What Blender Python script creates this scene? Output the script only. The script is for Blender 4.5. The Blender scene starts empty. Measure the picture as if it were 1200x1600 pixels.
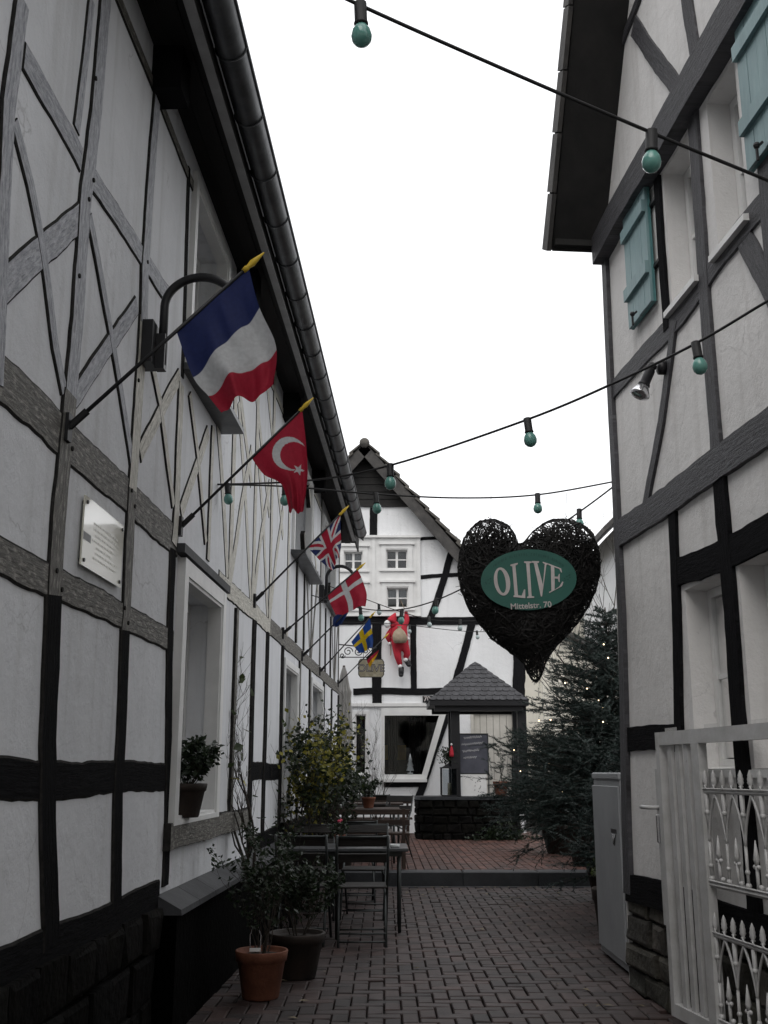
import bpy, bmesh, math, random
from mathutils import Vector, noise as mnoise, Matrix
random.seed(7)
R_ = math.radians
C = bpy.context.scene.collection
scene = bpy.context.scene
# ------------------------------------------------------------------ camera
F = 1650.0; HZ = 1207.0; H = 1.4                      # photo pixels, horizon row, eye height
T = math.atan((HZ - 800) / F); ct, st = math.cos(T), math.sin(T)
cam = bpy.data.cameras.new('camera'); camo = bpy.data.objects.new('camera', cam); C.objects.link(camo)
camo.location = (0, 0, H); camo.rotation_euler = (math.pi / 2 + T, 0, 0)
cam.sensor_fit = 'VERTICAL'; cam.sensor_height = 36; cam.lens = 36 * F / 1600
cam.clip_start = 0.05; cam.clip_end = 1000
scene.camera = camo
scene.render.resolution_x = 768; scene.render.resolution_y = 1024
# ------------------------------------------------------------------ sky, sun, exposure
world = bpy.data.worlds.new('World'); scene.world = world; world.use_nodes = True
wn = world.node_tree.nodes; wl = world.node_tree.links; wn.clear()
sky = wn.new('ShaderNodeTexSky'); sky.sky_type = 'NISHITA'; sky.sun_disc = False
sky.sun_elevation = R_(48); sky.sun_rotation = R_(200); sky.dust_density = 6; sky.ozone_density = 0.4; sky.air_density = 1.0
mulc = wn.new('ShaderNodeMixRGB'); mulc.blend_type = 'MIX'; mulc.inputs[0].default_value = 0.9
mulc.inputs[2].default_value = (11.0, 11.05, 11.2, 1)      # the even white cloud layer over the blue
bgn = wn.new('ShaderNodeBackground'); bgn.inputs[1].default_value = 0.10
won = wn.new('ShaderNodeOutputWorld')
wl.new(sky.outputs[0], mulc.inputs[1]); wl.new(mulc.outputs[0], bgn.inputs[0]); wl.new(bgn.outputs[0], won.inputs[0])
sun = bpy.data.lights.new('sun', 'SUN'); sun.energy = 0.5; sun.angle = R_(40); sun.color = (1, .98, .95)
suno = bpy.data.objects.new('sun', sun); C.objects.link(suno); suno.rotation_euler = (R_(42), 0, R_(-20)); suno.location = (0, 0, 30)
vs = scene.view_settings; vs.view_transform = 'Standard'; vs.look = 'None'; vs.exposure = 0.5; vs.gamma = 1
# ------------------------------------------------------------------ pixel -> place
def ray(px, py):
    x = px - 600; u = 800 - py
    return x, F * ct - u * st, F * st + u * ct
def atY(px, py, Y):
    x, y, z = ray(px, py); k = Y / y; return Vector((x * k, Y, H + z * k))
def atZ(px, py, Z):
    x, y, z = ray(px, py); k = (Z - H) / z; return Vector((x * k, y * k, Z))
def onvert(px, py, A, B):                              # on the upright plane through two plan points
    x, y, z = ray(px, py); nx, ny = B[1] - A[1], A[0] - B[0]
    k = (A[0] * nx + A[1] * ny) / (x * nx + y * ny); return Vector((x * k, y * k, H + z * k))
LX, LM = -1.5, 64 / 1700.0                             # left wall  x = LX + LM*y
RX, RM = 2.3, -140 / 1700.0                            # right wall x = RX + RM*y
def Lq(px, py):
    x, y, z = ray(px, py); k = LX / (x - LM * y); return (y * k, H + z * k)
def Rq(px, py):
    x, y, z = ray(px, py); k = RX / (x - RM * y); return (y * k, H + z * k)
YB = 23.0                                              # front of the house at the end of the yard
def Bq(px, py):
    p = atY(px, py, YB); return (p.x, p.z)
STEP_Y, STEP_Z = 14.11, 0.178
# ------------------------------------------------------------------ mesh builder
class MB:
    def __init__(s): s.v = []; s.f = []; s.m = []; s.col = None
    def add(s, verts, faces, mi=0):
        b = len(s.v); s.v += [Vector(p) for p in verts]
        for f in faces: s.f.append([i + b for i in f]); s.m.append(mi)
        return s
    def box(s, lo, hi, mi=0, bev=0.0, M=None):
        x0, y0, z0 = lo; x1, y1, z1 = hi
        if bev <= 0:
            vs = [(x0,y0,z0),(x1,y0,z0),(x1,y1,z0),(x0,y1,z0),(x0,y0,z1),(x1,y0,z1),(x1,y1,z1),(x0,y1,z1)]
            fs = [(0,3,2,1),(4,5,6,7),(0,1,5,4),(1,2,6,5),(2,3,7,6),(3,0,4,7)]
        else:
            b = min(bev, (x1-x0)*.45, (y1-y0)*.45, (z1-z0)*.45)
            vs = []
            for z, e in ((z0, b), (z0 + b, 0), (z1 - b, 0), (z1, b)):
                vs += [(x0+e+ (b if e==0 else 0)*0, y0+e, z), (x1-e, y0+e, z), (x1-e, y1-e, z), (x0+e, y1-e, z)]
            fs = [(3,2,1,0), (12,13,14,15)]
            for k in range(3):
                for i in range(4):
                    j = (i+1) % 4; fs.append((k*4+i, k*4+j, k*4+4+j, k*4+4+i))
        if M is not None: vs = [M @ Vector(p) for p in vs]
        return s.add(vs, fs, mi)
    def bar(s, a, b, w, h, mi=0, up=(0,0,1), bev=0):
        a, b = Vector(a), Vector(b); d = b - a; L = d.length
        if L < 1e-6: return s
        d.normalize(); r = d.cross(Vector(up))
        if r.length < 1e-4: r = d.cross(Vector((1,0,0)))
        r.normalize(); u = r.cross(d)
        M = Matrix(((r.x, d.x, u.x, a.x), (r.y, d.y, u.y, a.y), (r.z, d.z, u.z, a.z), (0,0,0,1)))
        return s.box((-w/2, 0, -h/2), (w/2, L, h/2), mi, bev, M)
    def tube(s, pts, r, n=6, mi=0, cap=True):
        pts = [Vector(p) for p in pts]; rs = r if isinstance(r, (list, tuple)) else [r] * len(pts)
        b = len(s.v); prev = None
        for i, p in enumerate(pts):
            d = (pts[min(i+1, len(pts)-1)] - pts[max(i-1, 0)])
            if d.length < 1e-9: d = Vector((0,0,1))
            d.normalize()
            if prev is None:
                a = d.cross(Vector((0,0,1)))
                if a.length < .05: a = d.cross(Vector((1,0,0)))
            else:
                a = prev - d * prev.dot(d)
                if a.length < 1e-5: a = d.cross(Vector((0,1,0.3)))
            a.normalize(); prev = a; c = d.cross(a)
            for k in range(n):
                t = 2*math.pi*k/n; s.v.append(p + (a*math.cos(t) + c*math.sin(t)) * rs[i])
        for i in range(len(pts)-1):
            for k in range(n):
                j = (k+1) % n; s.f.append([b+i*n+k, b+i*n+j, b+(i+1)*n+j, b+(i+1)*n+k]); s.m.append(mi)
        if cap and n > 2:
            s.f.append([b+k for k in reversed(range(n))]); s.m.append(mi)
            s.f.append([b+(len(pts)-1)*n+k for k in range(n)]); s.m.append(mi)
        return s
    def lathe(s, prof, c=(0,0,0), n=16, mi=0, axis=None, cap=True):
        c = Vector(c); b = len(s.v)
        if axis is None: ax, ay, az = Vector((1,0,0)), Vector((0,1,0)), Vector((0,0,1))
        else:
            az = Vector(axis).normalized(); ax = az.cross(Vector((0,0,1)))
            if ax.length < .05: ax = Vector((1,0,0))
            ax.normalize(); ay = az.cross(ax)
        for r, z in prof:
            for k in range(n):
                t = 2*math.pi*k/n; s.v.append(c + ax*(r*math.cos(t)) + ay*(r*math.sin(t)) + az*z)
        for i in range(len(prof)-1):
            for k in range(n):
                j = (k+1) % n; s.f.append([b+i*n+k, b+i*n+j, b+(i+1)*n+j, b+(i+1)*n+k]); s.m.append(mi)
        if cap:
            s.f.append([b+k for k in reversed(range(n))]); s.m.append(mi)
            s.f.append([b+(len(prof)-1)*n+k for k in range(n)]); s.m.append(mi)
        return s
    def ball(s, c, r, n=10, mi=0, sz=1.0):
        m = max(4, n // 2)
        return s.lathe([(max(1e-4, r*math.sin(math.pi*i/m)), -r*sz*math.cos(math.pi*i/m)) for i in range(m+1)], c, n, mi, cap=False)
WL = {}
def mesh_of(name, mb, mats, smooth=False, origin=None):
    me = bpy.data.meshes.new(name)
    o = Vector(origin) if origin is not None else Vector((0,0,0))
    me.from_pydata([tuple(p - o) for p in mb.v], [], mb.f)
    for m in mats: me.materials.append(m)
    if len(mats) > 1: me.polygons.foreach_set('material_index', mb.m)
    if smooth: me.polygons.foreach_set('use_smooth', [True] * len(me.polygons))
    if mb.col is not None:
        a = me.color_attributes.new('tint', 'FLOAT_COLOR', 'POINT')
        flat = []
        for c in mb.col: flat += [c[0], c[1], c[2], 1.0]
        a.data.foreach_set('color', flat)
    me.update()
    return me
def link(name, me, parent=None, wloc=(0,0,0)):
    o = bpy.data.objects.new(name, me); C.objects.link(o); wloc = Vector(wloc)
    if parent is not None:
        o.parent = parent; o.location = wloc - WL[parent.name]
    else: o.location = wloc
    WL[o.name] = wloc
    return o
def obj(name, mb, mat, parent=None, smooth=False):
    mats = mat if isinstance(mat, (list, tuple)) else [mat]
    xs = [p.x for p in mb.v]; ys = [p.y for p in mb.v]; zs = [p.z for p in mb.v]
    org = Vector(((min(xs)+max(xs))/2, (min(ys)+max(ys))/2, min(zs)))
    return link(name, mesh_of(name, mb, mats, smooth, org), parent, org)
def thing(name, label, cat, loc=(0,0,0), group=None):
    o = link(name, None, None, loc); o.empty_display_size = .2
    return tag(o, label, cat, group)
def tag(o, label=None, cat=None, group=None, kind=None):
    if label: o['label'] = label
    if cat: o['category'] = cat
    if group: o['group'] = group
    if kind: o['kind'] = kind
    return o
def copy_tree(o, loc, rz, parent=None):
    c = o.copy(); C.objects.link(c); c.parent = parent
    if parent is None: c.location = loc; c.rotation_euler = (0,0,rz)
    for ch in list(o.children): copy_tree(ch, None, 0, c)
    return c
# ------------------------------------------------------------------ materials
def newmat(name):
    m = bpy.data.materials.new(name); m.use_nodes = True
    return m, m.node_tree.nodes, m.node_tree.links, m.node_tree.nodes['Principled BSDF']
def ramp(n, stops):
    r = n.new('ShaderNodeValToRGB'); e = r.color_ramp.elements
    while len(e) < len(stops): e.new(.5)
    for i, (p, c) in enumerate(stops): e[i].position = p; e[i].color = (c[0], c[1], c[2], 1)
    return r
def mat(name, stops, scale=6.0, rough=.75, bump=.3, bscale=None, detail=6, metal=0.0, stretch=None, dist=.01, spec=.4, tint=False, coat=0):
    """noise-driven colour and relief in object space"""
    m, n, l, p = newmat(name)
    tc = n.new('ShaderNodeTexCoord'); src = tc.outputs['Object']
    ge = n.new('ShaderNodeNewGeometry'); src = ge.outputs['Position']
    if stretch:
        mp = n.new('ShaderNodeMapping'); mp.inputs['Scale'].default_value = stretch; l.new(src, mp.inputs[0]); src = mp.outputs[0]
    nz = n.new('ShaderNodeTexNoise'); nz.inputs['Scale'].default_value = scale; nz.inputs['Detail'].default_value = detail; nz.inputs['Roughness'].default_value = .62
    l.new(src, nz.inputs['Vector'])
    if not isinstance(stops[0][1], (tuple, list)): stops = [(.3, stops[0]), (.7, stops[-1])]
    r = ramp(n, stops); l.new(nz.outputs[0], r.inputs[0]); colout = r.outputs[0]
    if tint:
        at = n.new('ShaderNodeVertexColor'); at.layer_name = 'tint'
        mx = n.new('ShaderNodeMixRGB'); mx.blend_type = 'MULTIPLY'; mx.inputs[0].default_value = 1
        l.new(colout, mx.inputs[1]); l.new(at.outputs[0], mx.inputs[2]); colout = mx.outputs[0]
    l.new(colout, p.inputs['Base Color'])
    p.inputs['Roughness'].default_value = rough; p.inputs['Metallic'].default_value = metal
    p.inputs['Specular IOR Level'].default_value = spec
    if coat: p.inputs['Coat Weight'].default_value = coat
    if bump:
        n2 = n.new('ShaderNodeTexNoise'); n2.inputs['Scale'].default_value = bscale or scale * 4; n2.inputs['Detail'].default_value = 8
        l.new(src, n2.inputs['Vector'])
        b = n.new('ShaderNodeBump'); b.inputs['Strength'].default_value = bump; b.inputs['Distance'].default_value = dist
        l.new(n2.outputs[0], b.inputs['Height']); l.new(b.outputs[0], p.inputs['Normal'])
    return m
def plaster_mat(name, a, b, stain=(.42,.41,.38), amount=.35, sc=1.0):
    m, n, l, p = newmat(name); ge = n.new('ShaderNodeNewGeometry'); pos = ge.outputs['Position']
    big = n.new('ShaderNodeTexNoise'); big.inputs['Scale'].default_value = 1.3*sc; big.inputs['Detail'].default_value = 8; big.inputs['Roughness'].default_value = .65
    l.new(pos, big.inputs['Vector']); r = ramp(n, [(.32, a), (.68, b)]); l.new(big.outputs[0], r.inputs[0])
    mp = n.new('ShaderNodeMapping'); mp.inputs['Scale'].default_value = (9, 9, .55); l.new(pos, mp.inputs[0])
    run = n.new('ShaderNodeTexNoise'); run.inputs['Scale'].default_value = 1.0; run.inputs['Detail'].default_value = 5; l.new(mp.outputs[0], run.inputs['Vector'])
    rr = ramp(n, [(.52, (0,0,0)), (.78, (1,1,1))]); l.new(run.outputs[0], rr.inputs[0])
    ml = n.new('ShaderNodeMath'); ml.operation = 'MULTIPLY'; ml.inputs[1].default_value = amount; l.new(rr.outputs[0], ml.inputs[0])
    sp = n.new('ShaderNodeTexNoise'); sp.inputs['Scale'].default_value = 38; sp.inputs['Detail'].default_value = 3; l.new(pos, sp.inputs['Vector'])
    sr = ramp(n, [(.68, (0,0,0)), (.8, (1,1,1))]); l.new(sp.outputs[0], sr.inputs[0])
    m2 = n.new('ShaderNodeMath'); m2.operation = 'MULTIPLY'; m2.inputs[1].default_value = .35; l.new(sr.outputs[0], m2.inputs[0])
    mx = n.new('ShaderNodeMixRGB'); l.new(ml.outputs[0], mx.inputs[0]); l.new(r.outputs[0], mx.inputs[1]); mx.inputs[2].default_value = (*stain, 1)
    mx2 = n.new('ShaderNodeMixRGB'); l.new(m2.outputs[0], mx2.inputs[0]); l.new(mx.outputs[0], mx2.inputs[1]); mx2.inputs[2].default_value = (*[c*.8 for c in stain], 1)
    dn = n.new('ShaderNodeTexNoise'); dn.inputs['Scale'].default_value = 3; dn.inputs['Detail'].default_value = 6; l.new(pos, dn.inputs['Vector'])
    va = n.new('ShaderNodeVectorMath'); va.operation = 'MULTIPLY_ADD'; va.inputs[1].default_value = (.5,.5,.5); l.new(dn.outputs['Color'], va.inputs[0]); l.new(pos, va.inputs[2])
    vo = n.new('ShaderNodeTexVoronoi'); vo.feature = 'DISTANCE_TO_EDGE'; vo.inputs['Scale'].default_value = 1.1; l.new(va.outputs[0], vo.inputs['Vector'])
    cr = ramp(n, [(.0, (1,1,1)), (.007, (0,0,0))]); l.new(vo.outputs[0], cr.inputs[0])
    cm = ramp(n, [(.5, (0,0,0)), (.62, (1,1,1))]); l.new(big.outputs[0], cm.inputs[0])
    cx2 = n.new('ShaderNodeMath'); cx2.operation = 'MULTIPLY'; l.new(cr.outputs[0], cx2.inputs[0]); l.new(cm.outputs[0], cx2.inputs[1])
    cx3 = n.new('ShaderNodeMath'); cx3.operation = 'MULTIPLY'; cx3.inputs[1].default_value = .35; l.new(cx2.outputs[0], cx3.inputs[0])
    mx3 = n.new('ShaderNodeMixRGB'); l.new(cx3.outputs[0], mx3.inputs[0]); l.new(mx2.outputs[0], mx3.inputs[1]); mx3.inputs[2].default_value = (.16,.155,.15,1)
    l.new(mx3.outputs[0], p.inputs['Base Color']); p.inputs['Roughness'].default_value = .9; p.inputs['Specular IOR Level'].default_value = .2
    fn = n.new('ShaderNodeTexNoise'); fn.inputs['Scale'].default_value = 4.5; fn.inputs['Detail'].default_value = 12; fn.inputs['Roughness'].default_value = .7; l.new(pos, fn.inputs['Vector'])
    bp = n.new('ShaderNodeBump'); bp.inputs['Strength'].default_value = .7; bp.inputs['Distance'].default_value = .022
    l.new(fn.outputs[0], bp.inputs['Height']); l.new(bp.outputs[0], p.inputs['Normal'])
    return m
def timber_mat(name, dark, mid, light, flake=.5, rough=.6, spec=.45):
    """weathered painted oak: long grain cracks plus patches where the paint has flaked"""
    m, n, l, p = newmat(name); tc = n.new('ShaderNodeTexCoord')
    uv = n.new('ShaderNodeUVMap'); uv.uv_map = 'grain'
    mp = n.new('ShaderNodeMapping'); mp.inputs['Scale'].default_value = (3.0, 42, 1); l.new(uv.outputs[0], mp.inputs[0])
    g = n.new('ShaderNodeTexNoise'); g.inputs['Scale'].default_value = 1.6; g.inputs['Detail'].default_value = 9; g.inputs['Roughness'].default_value = .72
    l.new(mp.outputs[0], g.inputs['Vector'])
    mp2 = n.new('ShaderNodeMapping'); mp2.inputs['Scale'].default_value = (5, 16, 1); l.new(uv.outputs[0], mp2.inputs[0])
    fl = n.new('ShaderNodeTexNoise'); fl.inputs['Scale'].default_value = 3.2; fl.inputs['Detail'].default_value = 7; fl.inputs['Roughness'].default_value = .7; l.new(mp2.outputs[0], fl.inputs['Vector'])
    r1 = ramp(n, [(.3, dark), (.55, mid), (.8, mid)]); l.new(g.outputs[0], r1.inputs[0])
    r2 = ramp(n, [(.62 - .22*flake, (0,0,0)), (.72 - .12*flake, (1,1,1))]); l.new(fl.outputs[0], r2.inputs[0])
    mx = n.new('ShaderNodeMixRGB'); l.new(r2.outputs[0], mx.inputs[0]); l.new(r1.outputs[0], mx.inputs[1]); mx.inputs[2].default_value = (*light, 1)
    ck = ramp(n, [(.30, (1,1,1)), (.40, (0,0,0))]); l.new(g.outputs[0], ck.inputs[0])
    mx2 = n.new('ShaderNodeMixRGB'); l.new(ck.outputs[0], mx2.inputs[0]); l.new(mx.outputs[0], mx2.inputs[1]); mx2.inputs[2].default_value = (*[c*.5 for c in dark], 1)
    l.new(mx2.outputs[0], p.inputs['Base Color']); p.inputs['Roughness'].default_value = rough; p.inputs['Specular IOR Level'].default_value = spec
    ad = n.new('ShaderNodeMath'); ad.operation = 'ADD'; l.new(g.outputs[0], ad.inputs[0]); l.new(fl.outputs[0], ad.inputs[1])
    bp = n.new('ShaderNodeBump'); bp.inputs['Strength'].default_value = .9; bp.inputs['Distance'].default_value = .012
    l.new(ad.outputs[0], bp.inputs['Height']); l.new(bp.outputs[0], p.inputs['Normal'])
    return m
def flatmat(name, col, rough=.6, metal=0, spec=.4, emit=None, es=1):
    m, n, l, p = newmat(name); nz = n.new('ShaderNodeTexNoise'); nz.inputs['Scale'].default_value = 14; nz.inputs['Detail'].default_value = 4
    ge = n.new('ShaderNodeNewGeometry'); l.new(ge.outputs['Position'], nz.inputs['Vector'])
    r = ramp(n, [(.3, [c*.82 for c in col]), (.7, [min(1, c*1.1) for c in col])]); l.new(nz.outputs[0], r.inputs[0]); l.new(r.outputs[0], p.inputs['Base Color'])
    p.inputs['Roughness'].default_value = rough; p.inputs['Metallic'].default_value = metal; p.inputs['Specular IOR Level'].default_value = spec
    if emit: p.inputs['Emission Color'].default_value = (*emit, 1); p.inputs['Emission Strength'].default_value = es
    return m
def leaf_mat(name, a, b, trans=.35, rough=.5):
    m, n, l, p = newmat(name); nz = n.new('ShaderNodeTexNoise'); nz.inputs['Scale'].default_value = 11; nz.inputs['Detail'].default_value = 3
    ge = n.new('ShaderNodeNewGeometry'); l.new(ge.outputs['Position'], nz.inputs['Vector']); r = ramp(n, [(.35, a), (.65, b)]); l.new(nz.outputs[0], r.inputs[0])
    l.new(r.outputs[0], p.inputs['Base Color']); p.inputs['Roughness'].default_value = rough
    tr = n.new('ShaderNodeBsdfTranslucent'); l.new(r.outputs[0], tr.inputs[0]); mx = n.new('ShaderNodeMixShader'); mx.inputs[0].default_value = trans
    l.new(p.outputs[0], mx.inputs[1]); l.new(tr.outputs[0], mx.inputs[2]); l.new(mx.outputs[0], n['Material Output'].inputs[0])
    return m
def glass_mat(name, tint=(.75,.78,.8), k=1.0):
    m, n, l, p = newmat(name); out = n['Material Output']; n.remove(p)
    tr = n.new('ShaderNodeBsdfTransparent'); tr.inputs[0].default_value = (*tint, 1)
    gl = n.new('ShaderNodeBsdfGlossy'); gl.inputs['Roughness'].default_value = .03
    fr = n.new('ShaderNodeFresnel'); fr.inputs[0].default_value = 1.5
    mx = n.new('ShaderNodeMixShader'); l.new(fr.outputs[0], mx.inputs[0]); l.new(tr.outputs[0], mx.inputs[1]); l.new(gl.outputs[0], mx.inputs[2]); l.new(mx.outputs[0], out.inputs[0])
    return m
def cloth_mat(name):
    m, n, l, p = newmat(name); at = n.new('ShaderNodeVertexColor'); at.layer_name = 'tint'
    wv = n.new('ShaderNodeTexNoise'); wv.inputs['Scale'].default_value = 60; ge = n.new('ShaderNodeNewGeometry'); l.new(ge.outputs['Position'], wv.inputs['Vector'])
    mx0 = n.new('ShaderNodeMixRGB'); mx0.blend_type = 'MULTIPLY'; mx0.inputs[0].default_value = .35; l.new(at.outputs[0], mx0.inputs[1]); l.new(wv.outputs[0], mx0.inputs[2])
    l.new(mx0.outputs[0], p.inputs['Base Color']); p.inputs['Roughness'].default_value = .7; p.inputs['Specular IOR Level'].default_value = .25
    tr = n.new('ShaderNodeBsdfTranslucent'); l.new(mx0.outputs[0], tr.inputs[0]); mx = n.new('ShaderNodeMixShader'); mx.inputs[0].default_value = .3
    l.new(p.outputs[0], mx.inputs[1]); l.new(tr.outputs[0], mx.inputs[2]); l.new(mx.outputs[0], n['Material Output'].inputs[0])
    return m
M = {}
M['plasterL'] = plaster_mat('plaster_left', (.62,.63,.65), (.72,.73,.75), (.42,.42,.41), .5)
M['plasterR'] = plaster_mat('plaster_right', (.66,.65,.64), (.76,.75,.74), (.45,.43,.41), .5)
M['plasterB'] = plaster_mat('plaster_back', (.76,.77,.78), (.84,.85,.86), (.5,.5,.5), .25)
M['cream'] = plaster_mat('plaster_cream', (.74,.71,.62), (.82,.79,.71), (.5,.47,.4), .3)
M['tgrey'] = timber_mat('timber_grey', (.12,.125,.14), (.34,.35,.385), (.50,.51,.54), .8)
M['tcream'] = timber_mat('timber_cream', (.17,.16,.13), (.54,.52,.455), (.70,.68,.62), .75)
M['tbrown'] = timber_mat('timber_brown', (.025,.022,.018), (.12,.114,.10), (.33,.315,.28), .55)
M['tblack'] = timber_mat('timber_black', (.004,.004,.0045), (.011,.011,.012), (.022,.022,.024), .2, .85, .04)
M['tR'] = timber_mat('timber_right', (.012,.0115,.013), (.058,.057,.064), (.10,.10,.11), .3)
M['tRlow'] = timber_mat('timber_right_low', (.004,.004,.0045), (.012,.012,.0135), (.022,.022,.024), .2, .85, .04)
M['outline'] = mat('timber_contour', [(.014,.0135,.013), (.04,.038,.036)], 20, .85, .2, spec=.05)
M['white'] = mat('white_paint', [(.66,.66,.65), (.76,.76,.75)], 5, .45, .12, 40)
M['gate'] = mat('gate_paint', [(.3,(.40,.40,.39)), (.6,(.50,.50,.50)), (.68,(.5,.5,.5)), (.74,(.2,.17,.14))], 9, .42, .15, 50)
M['cab'] = mat('cabinet_metal', [(.25,.26,.27), (.31,.32,.33)], 3, .5, .08, 60)
M['black'] = flatmat('black_metal', (.012,.012,.014), .45)
M['rubber'] = flatmat('cable_rubber', (.01,.01,.011), .6)
M['iron'] = flatmat('dark_iron', (.02,.02,.022), .5, .3)
M['soffit'] = mat('soffit_boards', [(.008,.008,.008), (.02,.019,.018)], 4, .8, .3, 30, stretch=(1,.1,1))
M['zinc'] = mat('zinc_gutter', [(.05,.052,.056), (.11,.115,.12)], 5, .42, .12, 30, metal=.6)
M['zincline'] = mat('zinc_edge', [(.2,.2,.2), (.3,.3,.3)], 5, .5, .1, 30, metal=.3)
M['tile'] = mat('roof_tile', [(.035,.034,.034), (.085,.08,.075)], 5, .8, .5, 30)
M['tileB'] = mat('roof_tile_back', [(.05,.047,.043), (.14,.13,.115)], 7, .85, .6, 30)
M['slate'] = mat('bitumen_shingle', [(.03,.03,.033), (.075,.075,.082)], 9, .75, .5, 80)
M['redtile'] = mat('far_roof_tile', [(.16,.11,.08), (.27,.2,.15)], 5, .85, .4, 25)
M['teal'] = mat('shutter_paint', [(.3,(.14,.23,.245)), (.6,(.20,.31,.325)), (.75,(.26,.37,.38))], 8, .5, .3, 40, stretch=(1,1,.2))
M['teald'] = mat('shutter_edge', [(.05,.15,.16), (.09,.22,.22)], 8, .5, .2, 40)
M['glass'] = glass_mat('window_glass')
M['curtain'] = mat('curtain_cloth', [(.24,.24,.24), (.34,.34,.33)], 8, .9, .3, 20, stretch=(6,6,.2))
M['dark'] = flatmat('dark_room', (.012,.011,.010), .9)
M['yellow'] = flatmat('yellow_cloth', (.45,.3,.06), .9)
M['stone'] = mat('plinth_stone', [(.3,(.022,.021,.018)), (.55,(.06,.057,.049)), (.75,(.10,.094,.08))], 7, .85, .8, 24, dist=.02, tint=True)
M['stoned'] = mat('plinth_stone_shaded', [(.3,(.003,.003,.003)), (.7,(.010,.0095,.009))], 7, .8, .8, 24, dist=.02, tint=True, spec=.04)  # near-black stone: deep shade at the wall foot is put into the colour
M['ledge'] = mat('ledge_slab', [(.028,.029,.032), (.058,.059,.064)], 5, .7, .3, 40)
M['mortar'] = mat('bedding_sand', [(.006,.006,.0055), (.016,.015,.013)], 12, .95, .5, 60)
M['paver'] = mat('clay_paver', [(.3,(.020,.0125,.0115)), (.55,(.039,.0245,.0225)), (.8,(.064,.045,.041))], 5, .6, .5, 70, dist=.004, tint=True, spec=.45)
M['paver2'] = mat('terrace_paver', [(.3,(.06,.027,.021)), (.7,(.105,.052,.041))], 9, .6, .5, 70, dist=.004, tint=True)
M['kerb'] = mat('step_slab', [(.018,.020,.023), (.036,.039,.043)], 6, .55, .3, 40)
M['terra'] = mat('terracotta', [(.3,(.10,.034,.018)), (.6,(.17,.062,.034)), (.8,(.24,.13,.10))], 7, .75, .3, 50)
M['potdark'] = mat('dark_pot', [(.014,.010,.008), (.032,.021,.016)], 7, .7, .3, 40)
M['soil'] = mat('soil', [(.012,.009,.007), (.035,.025,.018)], 30, .95, 1, 60)
M['wood'] = mat('furniture_wood', [(.018,.011,.008), (.048,.028,.02)], 5, .55, .4, 30, stretch=(.3,3,3))
M['woodd'] = mat('weathered_slat', [(.007,.006,.0055), (.022,.019,.017)], 6, .55, .4, 30, stretch=(.3,3,3))
M['steel'] = flatmat('chair_steel', (.045,.05,.05), .4, .5)
M['tabletop'] = mat('table_top', [(.04,.042,.045), (.075,.078,.082)], 5, .35, .1, 30)
M['bark'] = mat('bark', [(.02,.016,.012), (.06,.05,.04)], 14, .9, .8, 50)
M['twig'] = mat('willow_twig', [(.003,.003,.003), (.011,.0095,.009)], 20, .75, .3, 60)
M['needle'] = leaf_mat('spruce_needles', (.006,.014,.011), (.017,.034,.028), .1, .6)
M['needle2'] = leaf_mat('juniper_needles', (.006,.014,.012), (.016,.032,.028), .12, .6)
M['leafdark'] = leaf_mat('dark_leaf', (.006,.014,.006), (.022,.038,.014), .2)
M['leafmid'] = leaf_mat('green_leaf', (.022,.036,.012), (.06,.08,.025), .3)
M['leafyel'] = leaf_mat('yellow_leaf', (.15,.15,.02), (.34,.30,.05), .4)
M['leafolive'] = leaf_mat('grey_green_leaf', (.03,.04,.03), (.075,.09,.07), .25)
M['bulb'] = flatmat('green_bulb_glass', (.12,.30,.26), .12, 0, .6)
M['bulbw'] = flatmat('clear_bulb', (.42,.5,.5), .1, 0, .6)
M['fairy'] = flatmat('fairy_light', (1,.8,.5), .4, 0, .4, (1,.75,.45), 3.5)
M['gold'] = flatmat('gold_finial', (.62,.42,.03), .45)
M['cloth'] = cloth_mat('flag_cloth')
M['acrylic'] = mat('plaque_face', [(.62,.6,.5), (.7,.68,.58)], 4, .08, .02, 5, spec=.9, coat=1)
M['greytext'] = flatmat('engraving', (.55,.535,.46), .3)
M['signgreen'] = mat('sign_green', [(.020,.095,.076), (.030,.125,.10)], 4, .4, .05, 40)
M['signdark'] = flatmat('sign_dark_green', (.014,.075,.06), .5)
M['letter'] = flatmat('sign_letter', (.52,.48,.47), .5)
M['chalk'] = flatmat('chalk', (.55,.55,.56), .9)
M['board'] = mat('chalkboard', [(.055,.058,.075), (.085,.088,.11)], 6, .8, .1, 30)
M['red'] = mat('red_felt', [(.36,.015,.03), (.5,.03,.05)], 9, .9, .4, 60)
M['fur'] = mat('white_fur', [(.6,.6,.6), (.8,.8,.8)], 20, .95, .8, 60)
M['sack'] = mat('jute_sack', [(.25,.2,.14), (.38,.31,.23)], 12, .95, .5, 90)
M['skin'] = flatmat('doll_skin', (.5,.3,.22), .6)
M['signcream'] = mat('sign_cream', [(.26,.23,.15), (.46,.42,.31)], 12, .8, .3, 50)
M['parasol'] = mat('parasol_cloth', [(.3,.29,.27), (.45,.44,.42)], 6, .9, .3, 30, stretch=(5,5,.3))
M['reflector'] = flatmat('lamp_reflector', (.75,.75,.77), .15, .9)
M['pink'] = flatmat('flower_pink', (.5,.05,.1), .6)
M['door'] = mat('door_paint', [(.52,.5,.45), (.62,.6,.55)], 4, .5, .2, 30)
M['glassware'] = flatmat('glassware', (.6,.62,.62), .1)
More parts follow.
